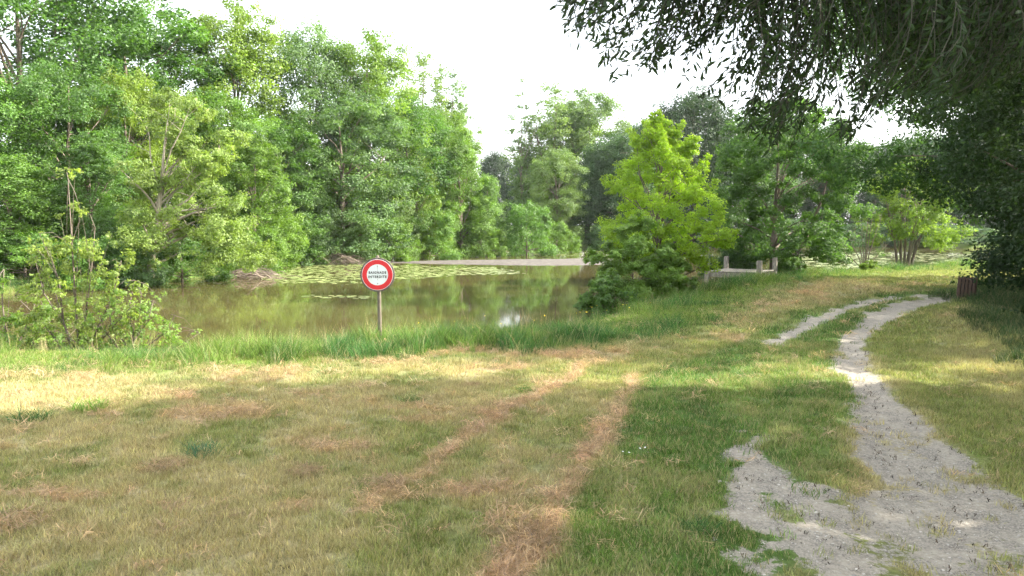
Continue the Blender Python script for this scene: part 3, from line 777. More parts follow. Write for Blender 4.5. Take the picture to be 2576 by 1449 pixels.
# ------------------------------------------------------------------ right-hand hedge trees (ivy-dark) and overhanging willow
def hedge_tree(label, x, y, H, w, seed, nleaf, leaf, colr, over=(0, 0), low=0.0, nl=70, extra=()):
    rg = np.random.default_rng(seed); Cs, rs = [], []
    for i in range(nl):
        t = (i + rg.random()) / nl; a = i * 2.4; q = rg.uniform(.5, 1.05)
        ww = w * (0.8 + 0.45 * ss(0.25, 0.7, np.array(t)) - 0.6 * ss(.75, 1.05, np.array(t)))
        Cs.append((math.cos(a) * ww * q + over[0] * t ** 1.4, math.sin(a) * ww * q + over[1] * t, low + 0.25 + (H - low - .6) * t)); rs.append(rg.uniform(.6, 1.15) * 0.36 * w)
    for e in extra: Cs.append(e[:3]); rs.append(e[3])
    b = Vector((x, y, zg(x, y)))
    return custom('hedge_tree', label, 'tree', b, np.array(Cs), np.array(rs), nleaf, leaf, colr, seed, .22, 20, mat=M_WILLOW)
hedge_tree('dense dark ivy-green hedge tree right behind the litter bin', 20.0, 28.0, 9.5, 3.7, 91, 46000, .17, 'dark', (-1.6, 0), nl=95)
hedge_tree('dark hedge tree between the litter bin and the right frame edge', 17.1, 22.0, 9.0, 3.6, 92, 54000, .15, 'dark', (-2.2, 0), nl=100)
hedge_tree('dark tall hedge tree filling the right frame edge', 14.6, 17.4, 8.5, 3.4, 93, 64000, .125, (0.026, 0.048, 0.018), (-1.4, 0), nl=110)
hedge_tree('leaning green tree whose high crown reaches over the path at the upper right', 21.8, 33.0, 13.5, 4.4, 94, 60000, .16, 'deep', (-7.2, 0), low=2.6, nl=90, extra=[(-9.0 + 5.4 * (i / 25) + rx, ry, 4.7 + rz - 1.2 * (i / 25) ** 2, .75 + .5 * (i % 3) / 3) for i, (rx, ry, rz) in enumerate(RNG.uniform(-.6, .9, (26, 3)))])
hedge_tree('dark tree standing behind the hedge at the upper right', 21.5, 26.0, 13.0, 3.8, 95, 20000, .22, 'deep', (-1.5, 0))
proto('shade', 16, 5.0, 120, env_lobes(120, 16, 5.0, P_ASH, 0.12, 40, 1.25), 15000, 0.34, 0.3, 22)
for lb, x, y, H, w, k in (('tall shading tree right of the track just outside the view', 15.0, 7.8, 16.5, 4.6, 'shade'), ('tall shading tree right of the viewpoint', 15.5, 1.0, 17.5, 5.0, 'shade'), ('tall shading tree behind the viewpoint on the right', 14.5, -6.0, 17.0, 4.6, 'shade'), ('low shading tree beside the track just outside the view', 9.8, 9.6, 8.0, 2.4, 'shade'), ('tall tree far right of the track outside the view', 22.0, 9.5, 18.5, 4.5, 'shade')):
    H0, R0, cm, tm = PROTO[k]; t = thing('shade_tree', lb, 'tree', (x, y, zg(x, y)), 0, 'shading trees outside the right of the view')
    for nm, m in (('crown', cm), ('trunk', tm)):
        o = obj(nm, m, t); o.scale = (w / R0, w / R0, H / H0); o.rotation_euler = (0, 0, x * 3); o.color = (*GREEN['mid'], 1)

def overhang():
    t = thing('overhanging_willow', 'big willow whose dark drooping branches hang into the top right', 'tree', (9.5, 6.0, 0))
    base = Vector((9.5, 6.0, 0)); mb = MB()
    mb.tube([(0, 0, -.3), (0, 0, 1.5), (-.2, .1, 3.2), (-.3, .2, 5), (-.8, .2, 7), (-1.2, .2, 9)], [.5, .42, .38, .34, .25, .12], 10)
    obj('trunk', mb.mesh('trunk', M_BARK, True), t)
    limbs = [((-.3, .2, 5), (-3.0, 1.2, 6.6), (-6.0, 2.2, 7.0), (-8.4, 2.6, 6.6)), ((-.2, .1, 4.2), (-2.2, 2.5, 5.8), (-4.2, 4.2, 6.6), (-5.6, 5.2, 6.7)),
             ((-.2, .1, 3.6), (-1.0, 3, 5.2), (-2.2, 5.5, 6.6), (-3.0, 7.5, 7.0)), ((-.8, .2, 7), (-3, -1.5, 8.4), (-6, -3, 8.8), (-9, -4, 8.2)), ((-.3, .2, 5), (-1, -3, 7), (-2, -6, 8), (-3, -8, 8))]
    LP = []
    for L in limbs:
        mb = MB(); P = [Vector(p) for p in L]; mb.tube(P, [.2, .14, .08, .03], 7)
        obj('limb', mb.mesh('limb', M_BARK, True), t)
        for i in range(3):
            for q in range(8): LP.append(P[i].lerp(P[i + 1], q / 8))
    LP = LP[4:]
    # drooping twigs: lower boundary of the foliage as it hangs, traced where it stands
    lowb = np.array([(1390, 20), (1420, 95), (1480, 150), (1530, 245), (1570, 190), (1620, 195), (1700, 230), (1760, 260), (1820, 320), (1880, 370), (1930, 385), (1980, 370), (2040, 400), (2100, 380), (2160, 340), (2250, 310), (2330, 290), (2450, 260), (2600, 240)])
    rg = random.Random(99); twm = MB(); LV = []      # leaf: pos, dir, length, twig no
    def twig(tip, n_extra=2, leaf=.074, seglen=.045):
        src = min(LP, key=lambda p: ((p + base) - tip).length * rg.uniform(.9, 1.15)) + base
        up = Vector((tip.x + rg.uniform(.1, 1.3), tip.y + rg.uniform(-.5, .5), tip.z + rg.uniform(.35, 1.0)))
        pts = []
        for i in range(15):
            u = i / 14
            a = src.lerp(up, u); bb = up.lerp(tip, u); pts.append(a.lerp(bb, u))
        twm.tube([p - base for p in pts[5:]], [.0038 * (1 - .8 * i / 9) + .0013 for i in range(10)], 4, False)
        acc = 0
        for i in range(3, 14):
            seg = pts[i + 1] - pts[i]; n = max(1, int(seg.length / seglen))
            for q in range(n):
                p = pts[i] + seg * ((q + rg.random()) / n)
                d = seg.normalized() + Vector((rg.uniform(-1, 1), rg.uniform(-1, 1), rg.uniform(-1.0, .6))) * 1.3
                LV.append((p - base, d.normalized(), leaf * rg.uniform(.6, 1.3)))
    cl = []
    for k in range(130):
        px = 1375 + (2640 - 1375) * rg.random() ** 0.95
        cl.append((px, rg.random() ** 1.3, rg.uniform(5.4, 8.6)))
    for k in range(980):
        cpx, cq, cd = cl[k % 130]
        px = cpx + rg.gauss(0, 24)
        lb = float(np.interp(px, lowb[:, 0], lowb[:, 1]))
        py = lb - cq * (lb + 150) - abs(rg.gauss(0, 26))
        py = max(py, -260)
        d = cd + rg.gauss(0, .22)
        if rg.random() < .03: d = rg.uniform(4.7, 5.2); py = min(py, lb - 40)
        twig(AT(px, py, d))
    # crown overhead and behind: shades the meadow
    for k in range(520):
        a = rg.uniform(0, 6.28); q = math.sqrt(rg.random()) * 7.0
        tip = Vector((5.0 + math.cos(a) * q, 1.5 + math.sin(a) * q * 1.0, rg.uniform(5.6, 8.5)))
        if tip.y > 5 and tip.z < 2.4 + tip.y * .3 + .5: continue
        twig(tip, leaf=.17, seglen=.10)
    rr = np.random.default_rng(44); Cs, rs = [], []
    for i in range(60):
        px = rr.uniform(2130, 2800); py = rr.uniform(-220, 235 - 90 * (px < 2300)); p = AT(px, py, rr.uniform(9.5, 13)) - base
        Cs.append(tuple(p)); rs.append(rr.uniform(.45, .8))
    cr = obj('crown', crown_from_lobes('crown', 45, np.array(Cs), np.array(rs), 30000, .075, mat=M_WILLOW), t); cr.color = (.030, .058, .020, 1)
    obj('twigs', twm.mesh('twigs', M_WILLOW_BARK, False), t, kind='stuff')
    # one leaf shape, lanceolate and folded
    V = [(0, 0, 0), (.30, -.14, -.02), (.30, 0, .015), (.30, .14, -.02), (.66, -.12, -.05), (.66, 0, -.01), (.66, .12, -.05), (1, 0, -.08)]
    F4 = [(1, 4, 5, 2), (2, 5, 6, 3)]; F3 = [(0, 1, 2), (0, 2, 3), (4, 7, 5), (5, 7, 6)]
    V = np.array(V); n = len(LV)
    P = np.array([p for p, d, l in LV]); D = np.array([d for p, d, l in LV]); L = np.array([l for p, d, l in LV])
    rn = np.random.default_rng(3)
    S = np.cross(D, rvec(rn, n)); S /= np.linalg.norm(S, axis=1, keepdims=True); U = np.cross(D, S)
    campos = np.array([0, 0, CAMH]) - np.array(base)
    dist = np.linalg.norm(P - campos, axis=1)
    w = P + np.array(base); u_ = w[:, 0] / w[:, 1] * FPX + 1288; zz_ = (w[:, 2] - CAMH) / w[:, 1] * FPX
    vis = (w[:, 1] > 1) & (u_ > 1380) & (u_ < 2570) & (zz_ < 555)
    score = np.where(vis, L / dist, 0)
    big = np.argsort(-score)[:300]; rest = np.setdiff1d(np.arange(n), big)
    col = (0.026, 0.048, 0.018, 1)
    one = mesh_np('leaf', V, [np.array(F4), np.array(F3)], False, {'tint': ('FLOAT', np.full(8, .5)), 'young': ('FLOAT', np.full(8, .2))}, [M_WILLOW])
    for i in big:
        o = obj('leaf', one, t)
        M = Matrix(((D[i][0], S[i][0], U[i][0]), (D[i][1], S[i][1], U[i][1]), (D[i][2], S[i][2], U[i][2])))
        o.rotation_euler = M.to_euler(); o.location = P[i]; o.scale = (L[i],) * 3; o.color = col
    VV = (P[rest][:, None, :] + L[rest][:, None, None] * (V[None, :, 0:1] * D[rest][:, None, :] + V[None, :, 1:2] * S[rest][:, None, :] + V[None, :, 2:3] * U[rest][:, None, :])).reshape(-1, 3)
    k = np.arange(len(rest))[:, None, None] * 8
    f4 = (np.array(F4)[None] + k).reshape(-1, 4); f3 = (np.array(F3)[None] + k).reshape(-1, 3)
    tt = np.repeat(rn.random(len(rest)), 8)
    fo = obj('foliage', mesh_np('foliage', VV, [f4, f3], False, {'tint': ('FLOAT', tt), 'young': ('FLOAT', tt * .8)}, [M_WILLOW]), t, kind='stuff')
    fo.color = col
    print('overhang leaves', n)
overhang()

# ------------------------------------------------------------------ round sign
sg = AT(950, 691, 16.0)
zb = zg(sg.x, 16.05)
t = thing('round_sign', 'round red and white no-bathing sign on a wooden post before the pond', 'sign', (sg.x, 16.0, zb), R(4))
hc = sg.z - zb
mb = MB(); mb.tube([(0.03, 0.045, -.35), (.025, .045, .4), (.02, .045, 1.1), (0, .045, hc + .36), (0, .045, hc + .385)], [.042, .04, .037, .034, .02], 9)
obj('post', mb.mesh('post', M_POST, True), t)
def disc(name, r, y0, y1, mat, parent, seg=64, z=hc, rin=0, jit=0, bev=0.0):
    V, F = [], []
    rg = random.Random(2); js = [1 + jit * rg.uniform(-1, 1) for _ in range(seg)]
    rings = [(rin if rin else 0, y1), (r, y1)] if rin else [(r, y1)]
    vs = []; 
    def ring(rr, y):
        n = len(V)
        for i in range(seg):
            a = 2 * math.pi * i / seg; V.append((math.cos(a) * rr * js[i], y, z + math.sin(a) * rr * js[i]))
        return n
    if rin:
        a = ring(rin, y1); b_ = ring(r, y1); c = ring(r, y0); d = ring(rin, y0)
        for q0, q1 in ((a, b_), (b_, c), (c, d), (d, a)):
            for i in range(seg): j = (i + 1) % seg; F.append([q0 + i, q1 + i, q1 + j, q0 + j])
    else:
        b_ = ring(r - bev, y1); b2 = ring(r, y1 + bev * (1 if y0 > y1 else -1)); c = ring(r, y0)
        F.append([b_ + i for i in range(seg)]); F.append([c + i for i in range(seg)][::-1])
        for q0, q1 in ((b_, b2), (b2, c)):
            for i in range(seg): j = (i + 1) % seg; F.append([q0 + j, q0 + i, q1 + i, q1 + j])
    me = bpy.data.meshes.new(name); me.from_pydata(V, [], F); me.materials.append(mat); me.update()
    return obj(name, me, parent)
disc('backing_board', .342, .005, -.035, M_WOOD_DK, t, jit=.006, bev=.006)
plate = disc('sign_plate', .308, -.0355, -.040, M_WHITE, t, bev=.001)
disc('red_ring', .300, -.0405, -.0425, M_RED, plate, rin=.210)
disc('sign_face', .206, -.0405, -.0422, M_WHITE, plate)
def text(s, size, z, parent, sx=1.12):
    cu = bpy.data.curves.new('lettering', 'FONT'); cu.body = s; cu.size = size; cu.align_x = 'CENTER'; cu.align_y = 'CENTER'; cu.offset = .0030; cu.extrude = .0006; cu.space_character = 1.22; cu.resolution_u = 3
    tmp = bpy.data.objects.new('tmp_text', cu); COL.objects.link(tmp)
    dg = bpy.context.evaluated_depsgraph_get(); dg.update()
    me = bpy.data.meshes.new_from_object(tmp.evaluated_get(dg)); me.name = 'lettering'
    bpy.data.objects.remove(tmp)
    me.materials.clear(); me.materials.append(M_BLACK)
    wd = max(v.co.x for v in me.vertices) - min(v.co.x for v in me.vertices)
    o = obj('lettering', me, parent); o.rotation_euler = (math.pi / 2, 0, 0); o.scale = (sx / wd, 1, 1); o.location = (0, -.0436, z)
    return o
text('BAIGNADE', .066, hc + .042, plate, .345)
text('INTERDITE', .066, hc - .042, plate, .362)
mb = MB()
for z0, z1 in ((.185, .12), (.105, .075), (.01, -.005), (-.075, -.11)):
    mb.box((0.0, -.0426, hc + (z0 + z1) / 2), (.006, .0012, abs(z0 - z1)))
obj('seam_mark', mb.mesh('seam_mark', M_RUST), plate)
for z in (.175, -.175):
    mb = MB(); mb.tube([(0, -.0415, hc + z), (0, -.048, hc + z), (0, -.050, hc + z)], [.011, .010, .005], 8)
    obj('bolt', mb.mesh('bolt', M_STEEL, True), plate)

# ------------------------------------------------------------------ wooden jetty
F0 = AT(1910, 686, 35.0)
ang = math.atan2(.55, -.83)          # local +x runs from the front right post to the front left post
t = thing('wooden_jetty', 'weathered wooden fishing jetty with four posts on the near bank', 'jetty', (F0.x, 35.0, 0), ang)
gz0 = zg(F0.x, 35); deckz = F0.z
Wj, Dj = 2.35, -2.6                   # local -y points over the water
for x, y, zt, sz in ((0, 0, .80, .21), (Wj, 0, .74, .19), (0.05, Dj, .84, .19), (Wj, Dj, .86, .19)):
    mb = MB(); q = -1.3
    mb.box((x, y, (deckz + zt - .28 + q) / 2), (sz, sz, deckz + zt - .28 - q), bevel=.012)
    obj('post', mb.mesh('post', M_WOOD), t)
npl = 15
for i in range(npl):
    x = -.02 + .12 + (Wj - .2) * i / (npl - 1)
    mb = MB(); mb.box((x, Dj / 2 - random.uniform(-.03, .03), deckz - .02 + random.uniform(-.006, .006)), (.128, abs(Dj) - .12 + random.uniform(-.06, .06), .04), Euler((0, random.uniform(-.02, .02), 0)), bevel=.004)
    obj('plank', mb.mesh('plank', M_WOOD), t)
for y in (-.05, Dj / 2, Dj + .1):
    mb = MB(); mb.box((Wj / 2, y, deckz - .17), (Wj + .1, .07, .2), bevel=.006); obj('beam', mb.mesh('beam', M_WOOD), t)
for y in (-.5, -1.1, -1.7, -2.2):
    mb = MB(); mb.box((-.09, y, deckz - .16), (.07, .09, .22), bevel=.006); obj('joist_end', mb.mesh('joist_end', M_WOOD), t)

# ------------------------------------------------------------------ litter bin
bb = AT(2438, 748, 25.5)
t = thing('litter_bin', 'brown wooden slatted litter bin beside the gravel track', 'litter bin', (bb.x, 25.5 + .2, zg(bb.x, 25.7)), R(-33))
t.rotation_euler = (0, R(3.5), R(-33))
s_ = .50; hb = .72
mb = MB(); mb.box((0, 0, hb / 2), (s_ - .06, s_ - .06, hb - .06)); obj('liner', mb.mesh('liner', M_BIN_IN), t)
for f in range(4):
    Rm = Matrix.Rotation(f * math.pi / 2, 3, 'Z')
    for i in range(5):
        c = Rm @ Vector((-s_ / 2 + s_ * (i + .5) / 5, -s_ / 2, 0)); hh = hb + random.uniform(-.012, .02) + (.02 if i in (1, 2, 3) else -.01)
        mb = MB(); mb.box((c.x, c.y, hh / 2 + .02), (s_ / 5 - .026, .026, hh), Euler((0, 0, f * math.pi / 2)), bevel=.006)
        obj('slat', mb.mesh('slat', M_BIN), t)
    for z in (.12, .58):
        c = Rm @ Vector((0, -s_ / 2 + .022, z)); mb = MB(); mb.box(c, (s_ - .04, .02, .05), Euler((0, 0, f * math.pi / 2))); obj('rail', mb.mesh('rail', M_BIN), t)

# ------------------------------------------------------------------ brush heaps and dead wood
def brush(label, px, py, d, L, H, n, seed, nbig=14):
    b = AT(px, py, d); b.z = WZ
    t = thing('brush_heap', label, 'brush heap', b); rg = random.Random(seed)
    def br(r, span):
        a = rg.uniform(-.5, .5) + (math.pi if rg.random() < .5 else 0); c = Vector((rg.gauss(0, L * .36), rg.gauss(0, .8), 0)); hh = H * rg.uniform(.2, 1) * max(.15, 1 - (abs(c.x) / L) ** 1.5)
        dv = Vector((math.cos(a), math.sin(a) * .6, 0)) * span * rg.uniform(.5, 1)
        p0 = c - dv + Vector((0, 0, rg.uniform(-.05, hh * .5))); p3 = c + dv + Vector((0, 0, rg.uniform(-.05, hh * .6))); m_ = c + Vector((rg.uniform(-.2, .2), 0, hh))
        pts = [p0, p0.lerp(m_, .55) + Vector((0, 0, .1 * hh)), m_, m_.lerp(p3, .5) + Vector((0, 0, .12 * hh)), p3]
        return pts, [r, r * .9, r * .75, r * .5, r * .2]
    for i in range(nbig):
        mb = MB(); p, r = br(.045, L * .5); mb.tube(p, r, 6); obj('branch', mb.mesh('branch', M_DEAD, True), t)
    mb = MB()
    for i in range(n): p, r = br(rg.uniform(.010, .022), L * .4); mb.tube(p, r, 4, False)
    obj('twigs', mb.mesh('twigs', M_DEAD), t, kind='stuff')
brush('grey-brown heap of dead branches on the far bank left of the sign', 855, 643, 57.0, 2.5, 0.9, 130, 5)
brush('tangle of pale dead branches lying in the water by the lily pads', 630, 697, 42.5, 1.9, .6, 90, 6, 8)
b = AT(685, 592, 50.0); b.z -= .0
mb = MB(); mb.tube([(0, .8, -.3), (0, 0, 0), (0, -.02, 0)], [.34, .33, .30], 12)
tt = obj('cut_log', mb.mesh('cut_log', M_BARK_PALE, True), None, (b.x, b.y, WZ + .9)); tt['label'] = 'pale cut end of a fallen trunk in the dark hollow left of the brush heap'; tt['category'] = 'log'

# ------------------------------------------------------------------ thin morning haze
mb = MB(); mb.box((10, 100, 14), (330, 330, 32.5))
hz = bpy.data.materials.new('thin_haze'); hz.use_nodes = True; nt = hz.node_tree; nt.nodes.clear()
ho = nt.nodes.new('ShaderNodeOutputMaterial'); pv = nt.nodes.new('ShaderNodeVolumePrincipled')
pv.inputs['Color'].default_value = (.93, .96, 1, 1); pv.inputs['Density'].default_value = HAZE; pv.inputs['Anisotropy'].default_value = .3
nt.links.new(pv.outputs[0], ho.inputs['Volume'])
obj('haze', mb.mesh('haze', hz), kind='stuff')

# ------------------------------------------------------------------ lily pads
def pad_mat():
    m, nt, b = newmat('lily_pad')
    a = N(nt, 'ShaderNodeObjectInfo'); v = N(nt, 'ShaderNodeAttribute', attribute_name='tint')
    c = mixrgb(nt, 'MIX', v.outputs['Fac'], (0.17, 0.24, 0.06), (0.36, 0.40, 0.16))
    nt.links.new(c, b.inputs['Base Color']); b.inputs['Roughness'].default_value = .32; b.inputs['Specular IOR Level'].default_value = .6
    return m
M_PAD = pad_mat()
def pad_verts(rg):
    k = 11; V = [(0, 0, .004)]
    for i in range(k + 1):
        a = 0.22 + (2 * math.pi - 0.44) * i / k; q = 1 + rg.uniform(-.05, .05); V.append((math.cos(a) * q, math.sin(a) * q, .012 + rg.uniform(0, .05)))
    return np.array(V), np.array([(0, i, i + 1) for i in range(1, k + 1)])
prg = random.Random(12); PV = [pad_verts(prg) for _ in range(6)]
PM = [mesh_np('lily_pad', v, [f], False, {'tint': ('FLOAT', np.full(len(v), .12 + .16 * i))}, [M_PAD]) for i, (v, f) in enumerate(PV)]
pads = []
def raft(poly, n, tag, dens=1.0, r0=.12, r1=.2):
    W = [G(a, b, WZ) for a, b in poly]; x0, x1 = min(p[0] for p in W), max(p[0] for p in W); y0, y1 = min(p[1] for p in W), max(p[1] for p in W)
    X = RNG.uniform(x0, x1, n * 6); Y = RNG.uniform(y0, y1, n * 6)
    s = sdist(W, X, Y); nz = fbm(X * .55, Y * .4, 66, 3)
    ok = (s > 0) & (RNG.random(len(X)) < ss(.30, .55, nz + .12 * dens) * ss(0, 1.2, s + .3)) & (sdist(WATER, X, Y) > .3)
    for x, y in list(zip(X[ok], Y[ok]))[:n]: pads.append((x, y, RNG.uniform(r0, r1), tag))
raft([(735, 650), (950, 655), (1010, 668), (1250, 672), (1335, 690), (1180, 692), (1010, 705), (900, 716), (700, 712), (640, 700), (700, 675)], 2300, 0, 1, .09, .165)
raft([(720, 645), (930, 652), (1000, 662), (900, 668), (760, 662), (690, 668)], 500, 1, 1.2)
raft([(735, 742), (940, 744), (935, 752), (740, 752)], 22, 2, 3)
raft([(1270, 634), (1530, 630), (1600, 640), (1520, 645), (1260, 642)], 300, 3, .8)
raft([(1960, 640), (2120, 632), (2200, 640), (2250, 660), (2180, 690), (2080, 692), (1990, 680)], 900, 4, 1.4, .14, .22)
raft([(2180, 632), (2450, 640), (2460, 668), (2300, 662), (2200, 650)], 300, 5, .4, .14, .22)
pads.append((*G(665, 868, WZ), .17, 6)); pads.append((*G(668, 876, WZ), .15, 6)); pads.append((*G(645, 880, WZ), .11, 6)); pads.append((*G(2455, 655, WZ), .3, 5))
names = {0: ('pale green lily pad in the broad raft left of the round sign', 'lily pads in the raft left of the sign'), 7: ('pale green lily pad in the thinning raft right of the round sign', 'lily pads in the raft right of the sign'), 1: ('lily pad in the bright band below the brush heap', 'lily pads below the brush heap'),
         2: ('loose lily pad floating on open water left of the sign post', 'loose lily pads left of the sign post'), 3: ('lily pad in the thin raft beyond the mud bar', 'lily pads beyond the mud bar'),
         4: ('shiny lily pad on the water between the alder and the willow', 'lily pads right of the alder'), 5: ('shiny lily pad on the water right of the willow', 'lily pads right of the willow'), 6: ('lily pad close to the near bank grass left of the sign', 'lily pads at the near bank')}
pads = [p for p in pads if True]
pads.sort(key=lambda p: -(p[2] ** 2 / p[1] ** 3) - (1 if p[3] in (2, 6) else 0))
vv, ff, tn, off = [], [], [], 0
for k, (x, y, r, tg) in enumerate(pads):
    rz = RNG.uniform(0, 6.28); i = int(RNG.integers(6))
    if k < 300:
        o = obj('lily_pad', PM[i], None, (x, y, WZ + .006)); o.scale = (r, r, r * 1.0); o.rotation_euler = (RNG.uniform(-.03, .03), RNG.uniform(-.03, .03), rz)
        o['label'], o['group'] = names[7 if tg == 0 and 1288 + FPX * x / y > 950 else tg]; o['category'] = 'lily pad'
    else:
        v, f = PV[i]; c_, s2 = math.cos(rz), math.sin(rz)
        vv.append(np.stack([x + r * (v[:, 0] * c_ - v[:, 1] * s2), y + r * (v[:, 0] * s2 + v[:, 1] * c_), WZ + .006 + v[:, 2] * r], 1)); ff.append(f + off); tn.append(np.full(len(v), RNG.random())); off += len(v)
me = mesh_np('lily_pads_far', np.concatenate(vv), [np.concatenate(ff)], False, {'tint': ('FLOAT', np.concatenate(tn))}, [M_PAD])
obj('lily_pad_carpet', me, kind='stuff')

# ------------------------------------------------------------------ grass and other ground cover, scattered with geometry nodes
def tuft_mesh(seed, n, rad, h, w, lean, curl, dry=.2, flat=False, mat=None):
    rg = np.random.default_rng(seed)
    a = rg.uniform(0, 6.28, n); q = rad * np.sqrt(rg.random(n))
    bx_, by_ = np.cos(a) * q, np.sin(a) * q
    H = h * rg.uniform(.5, 1.15, n); la = rg.uniform(0, 6.28, n); le = lean * np.abs(rg.normal(size=n))
    W = w * rg.uniform(.6, 1.2, n); fa = rg.uniform(0, 3.14, n)
    P = []
    for t, ww in ((0, 1), (.5, .8), (1, 0)):
        off_ = H * (le * t + curl * t * t * rg.uniform(.3, 1.3, n))
        if flat: z = H * .12 * math.sin(t * 3.1) + rg.uniform(.0, .05, n) if t else rg.uniform(.0, .05, n); off_ = H * t; z = np.array(z)
        else: z = H * t * (1 - .25 * curl * t)
        cx, cy = bx_ + np.cos(la) * off_, by_ + np.sin(la) * off_
        if ww:
            P += [np.stack([cx - np.cos(fa) * W * ww / 2, cy - np.sin(fa) * W * ww / 2, z], 1), np.stack([cx + np.cos(fa) * W * ww / 2, cy + np.sin(fa) * W * ww / 2, z], 1)]
        else: P += [np.stack([cx, cy, z], 1)]
    V = np.stack(P, 1).reshape(-1, 3); k = np.arange(n)[:, None] * 5
    f4 = np.array([[0, 1, 3, 2]]) + k; f3 = np.array([[2, 3, 4]]) + k
    v = np.repeat(rg.random(n), 5); dr = np.repeat((rg.random(n) < dry) * rg.uniform(.4, 1, n), 5)
    return mesh_np('tuft', V, [f4, f3], False, {'v': ('FLOAT', v), 'dry': ('FLOAT', dr)}, [mat or M_BLADE])
def scatter(name, X, Y, Z, rot, scl, col, protos, idx=None):
    n = len(X)
    me = bpy.data.meshes.new(name); me.vertices.add(n); me.vertices.foreach_set('co', np.stack([X, Y, Z], 1).astype(np.float32).ravel())
    a = me.attributes.new('rot', 'FLOAT_VECTOR', 'POINT'); a.data.foreach_set('vector', rot.astype(np.float32).ravel())
    a = me.attributes.new('scl', 'FLOAT', 'POINT'); a.data.foreach_set('value', scl.astype(np.float32))
    a = me.attributes.new('idx', 'INT', 'POINT'); a.data.foreach_set('value', (idx if idx is not None else RNG.integers(0, len(protos), n)).astype(np.int32))
    a = me.attributes.new('col', 'FLOAT_COLOR', 'POINT'); c = np.ones((n, 4), np.float32); c[:, :3] = col; a.data.foreach_set('color', c.ravel())
    o = obj(name, me, kind='stuff')
    ng = bpy.data.node_groups.new(name + '_scatter', 'GeometryNodeTree')
    ng.interface.new_socket('Geometry', in_out='INPUT', socket_type='NodeSocketGeometry'); ng.interface.new_socket('Geometry', in_out='OUTPUT', socket_type='NodeSocketGeometry')
    gi = ng.nodes.new('NodeGroupInput'); go = ng.nodes.new('NodeGroupOutput'); ip = ng.nodes.new('GeometryNodeInstanceOnPoints')
    mp_ = ng.nodes.new('GeometryNodeMeshToPoints'); ng.links.new(gi.outputs[0], mp_.inputs[0]); ng.links.new(mp_.outputs[0], ip.inputs['Points'])
    jn = ng.nodes.new('GeometryNodeJoinGeometry')
    for m in protos:
        po = bpy.data.objects.new(name + '_source', m)
        oi = ng.nodes.new('GeometryNodeObjectInfo'); oi.inputs['Object'].default_value = po; oi.inputs['As Instance'].default_value = True
        ng.links.new(oi.outputs['Geometry'], jn.inputs[0])
    ng.links.new(jn.outputs[0], ip.inputs['Instance']); ip.inputs['Pick Instance'].default_value = True
    def na(nm, ty):
        q = ng.nodes.new('GeometryNodeInputNamedAttribute'); q.data_type = ty; q.inputs['Name'].default_value = nm; return q.outputs[0]
    ng.links.new(na('idx', 'INT'), ip.inputs['Instance Index']); ng.links.new(na('rot', 'FLOAT_VECTOR'), ip.inputs['Rotation']); ng.links.new(na('scl', 'FLOAT'), ip.inputs['Scale'])
    ng.links.new(ip.outputs[0], go.inputs[0])
    md = o.modifiers.new('scatter', 'NODES'); md.node_group = ng
    return o
def fan(y0, y1, dens, marg=1.2):
    """random ground points in the strip y0..y1 in front of the viewpoint, dens per square metre"""
    w = lambda y: 0.66 * y + marg
    area = (w(y0) + w(y1)) * (y1 - y0); n = int(area * dens)
    y = RNG.uniform(y0, y1, int(n * 1.0)); x = RNG.uniform(-1, 1, len(y)) * w(y1)
    k = np.abs(x) < w(y); return x[k], y[k]
def rots(n, tilt=.12):
    return np.stack([RNG.normal(size=n) * tilt, RNG.normal(size=n) * tilt, RNG.uniform(0, 6.28, n)], 1)
TUFT = [tuft_mesh(300 + i, 30, .085, .065, .0055, .25, .35, .25) for i in range(6)]
TUFT_FAR = [tuft_mesh(320 + i, 26, .16, .085, .013, .3, .4, .25) for i in range(4)]
TALL = [tuft_mesh(340 + i, 34, .13, .48, .0085, .22, .5, .10) for i in range(6)]
STALK = [tuft_mesh(350 + i, 7, .12, .62, .005, .12, .15, .9) for i in range(3)]
HAYT = [tuft_mesh(360 + i, 34, .10, .16, .0050, .2, .2, .0, True) for i in range(5)]
MID = [tuft_mesh(370 + i, 30, .10, .17, .0075, .45, .7, .12) for i in range(4)]
def lay(name, strips, protos, filt, scl=(.75, 1.3), colf=None, tilt=.12, dz=0, hvar=False):
    XS, YS, CS, SS_ = [], [], [], []
    for y0, y1, dens, sm in strips:
        x, y = fan(y0, y1, dens); d = shore(x, y); k = d > .15; x, y, d = x[k], y[k], d[k]
        c = cover(x, y, d); p = filt(c, x, y, d); k = RNG.random(len(x)) < p
        c = {a: v[k] for a, v in c.items()}; x, y = x[k], y[k]
        XS.append(x); YS.append(y); CS.append((colf or cover_color)(c)); SS_.append(RNG.uniform(*scl, len(x)) * sm * ((0.75 + .5 * c['n2']) if not hvar else .42 + .75 * ss(.35, .7, fbm(x * .8, y * .8, 88, 3))))
    X, Y, Cc, S = np.concatenate(XS), np.concatenate(YS), np.concatenate(CS), np.concatenate(SS_)
    Cc = Cc * RNG.uniform(.8, 1.2, (len(X), 1)) * (1 + RNG.normal(size=(len(X), 3)) * .04)
    print(name, len(X))
    return scatter(name, X, Y, height(X, Y) - .004 + dz, rots(len(X), tilt), S, np.clip(Cc, .01, .6), protos)
lay('meadow_grass', [(4.4, 8, 330, 1.0), (8, 12, 230, 1.05), (12, 17, 130, 1.2)], TUFT, lambda c, x, y, d: (1 - c['g']) ** 3 * (1 - .8 * c['hay']) * (.55 + .6 * c['n2']) + .02 * c['g'])
lay('distant_grass', [(17, 26, 55, 1.0), (26, 48, 22, 1.25)], TUFT_FAR, lambda c, x, y, d: (1 - c['g']) ** 3 * (1 - .8 * c['hay']))
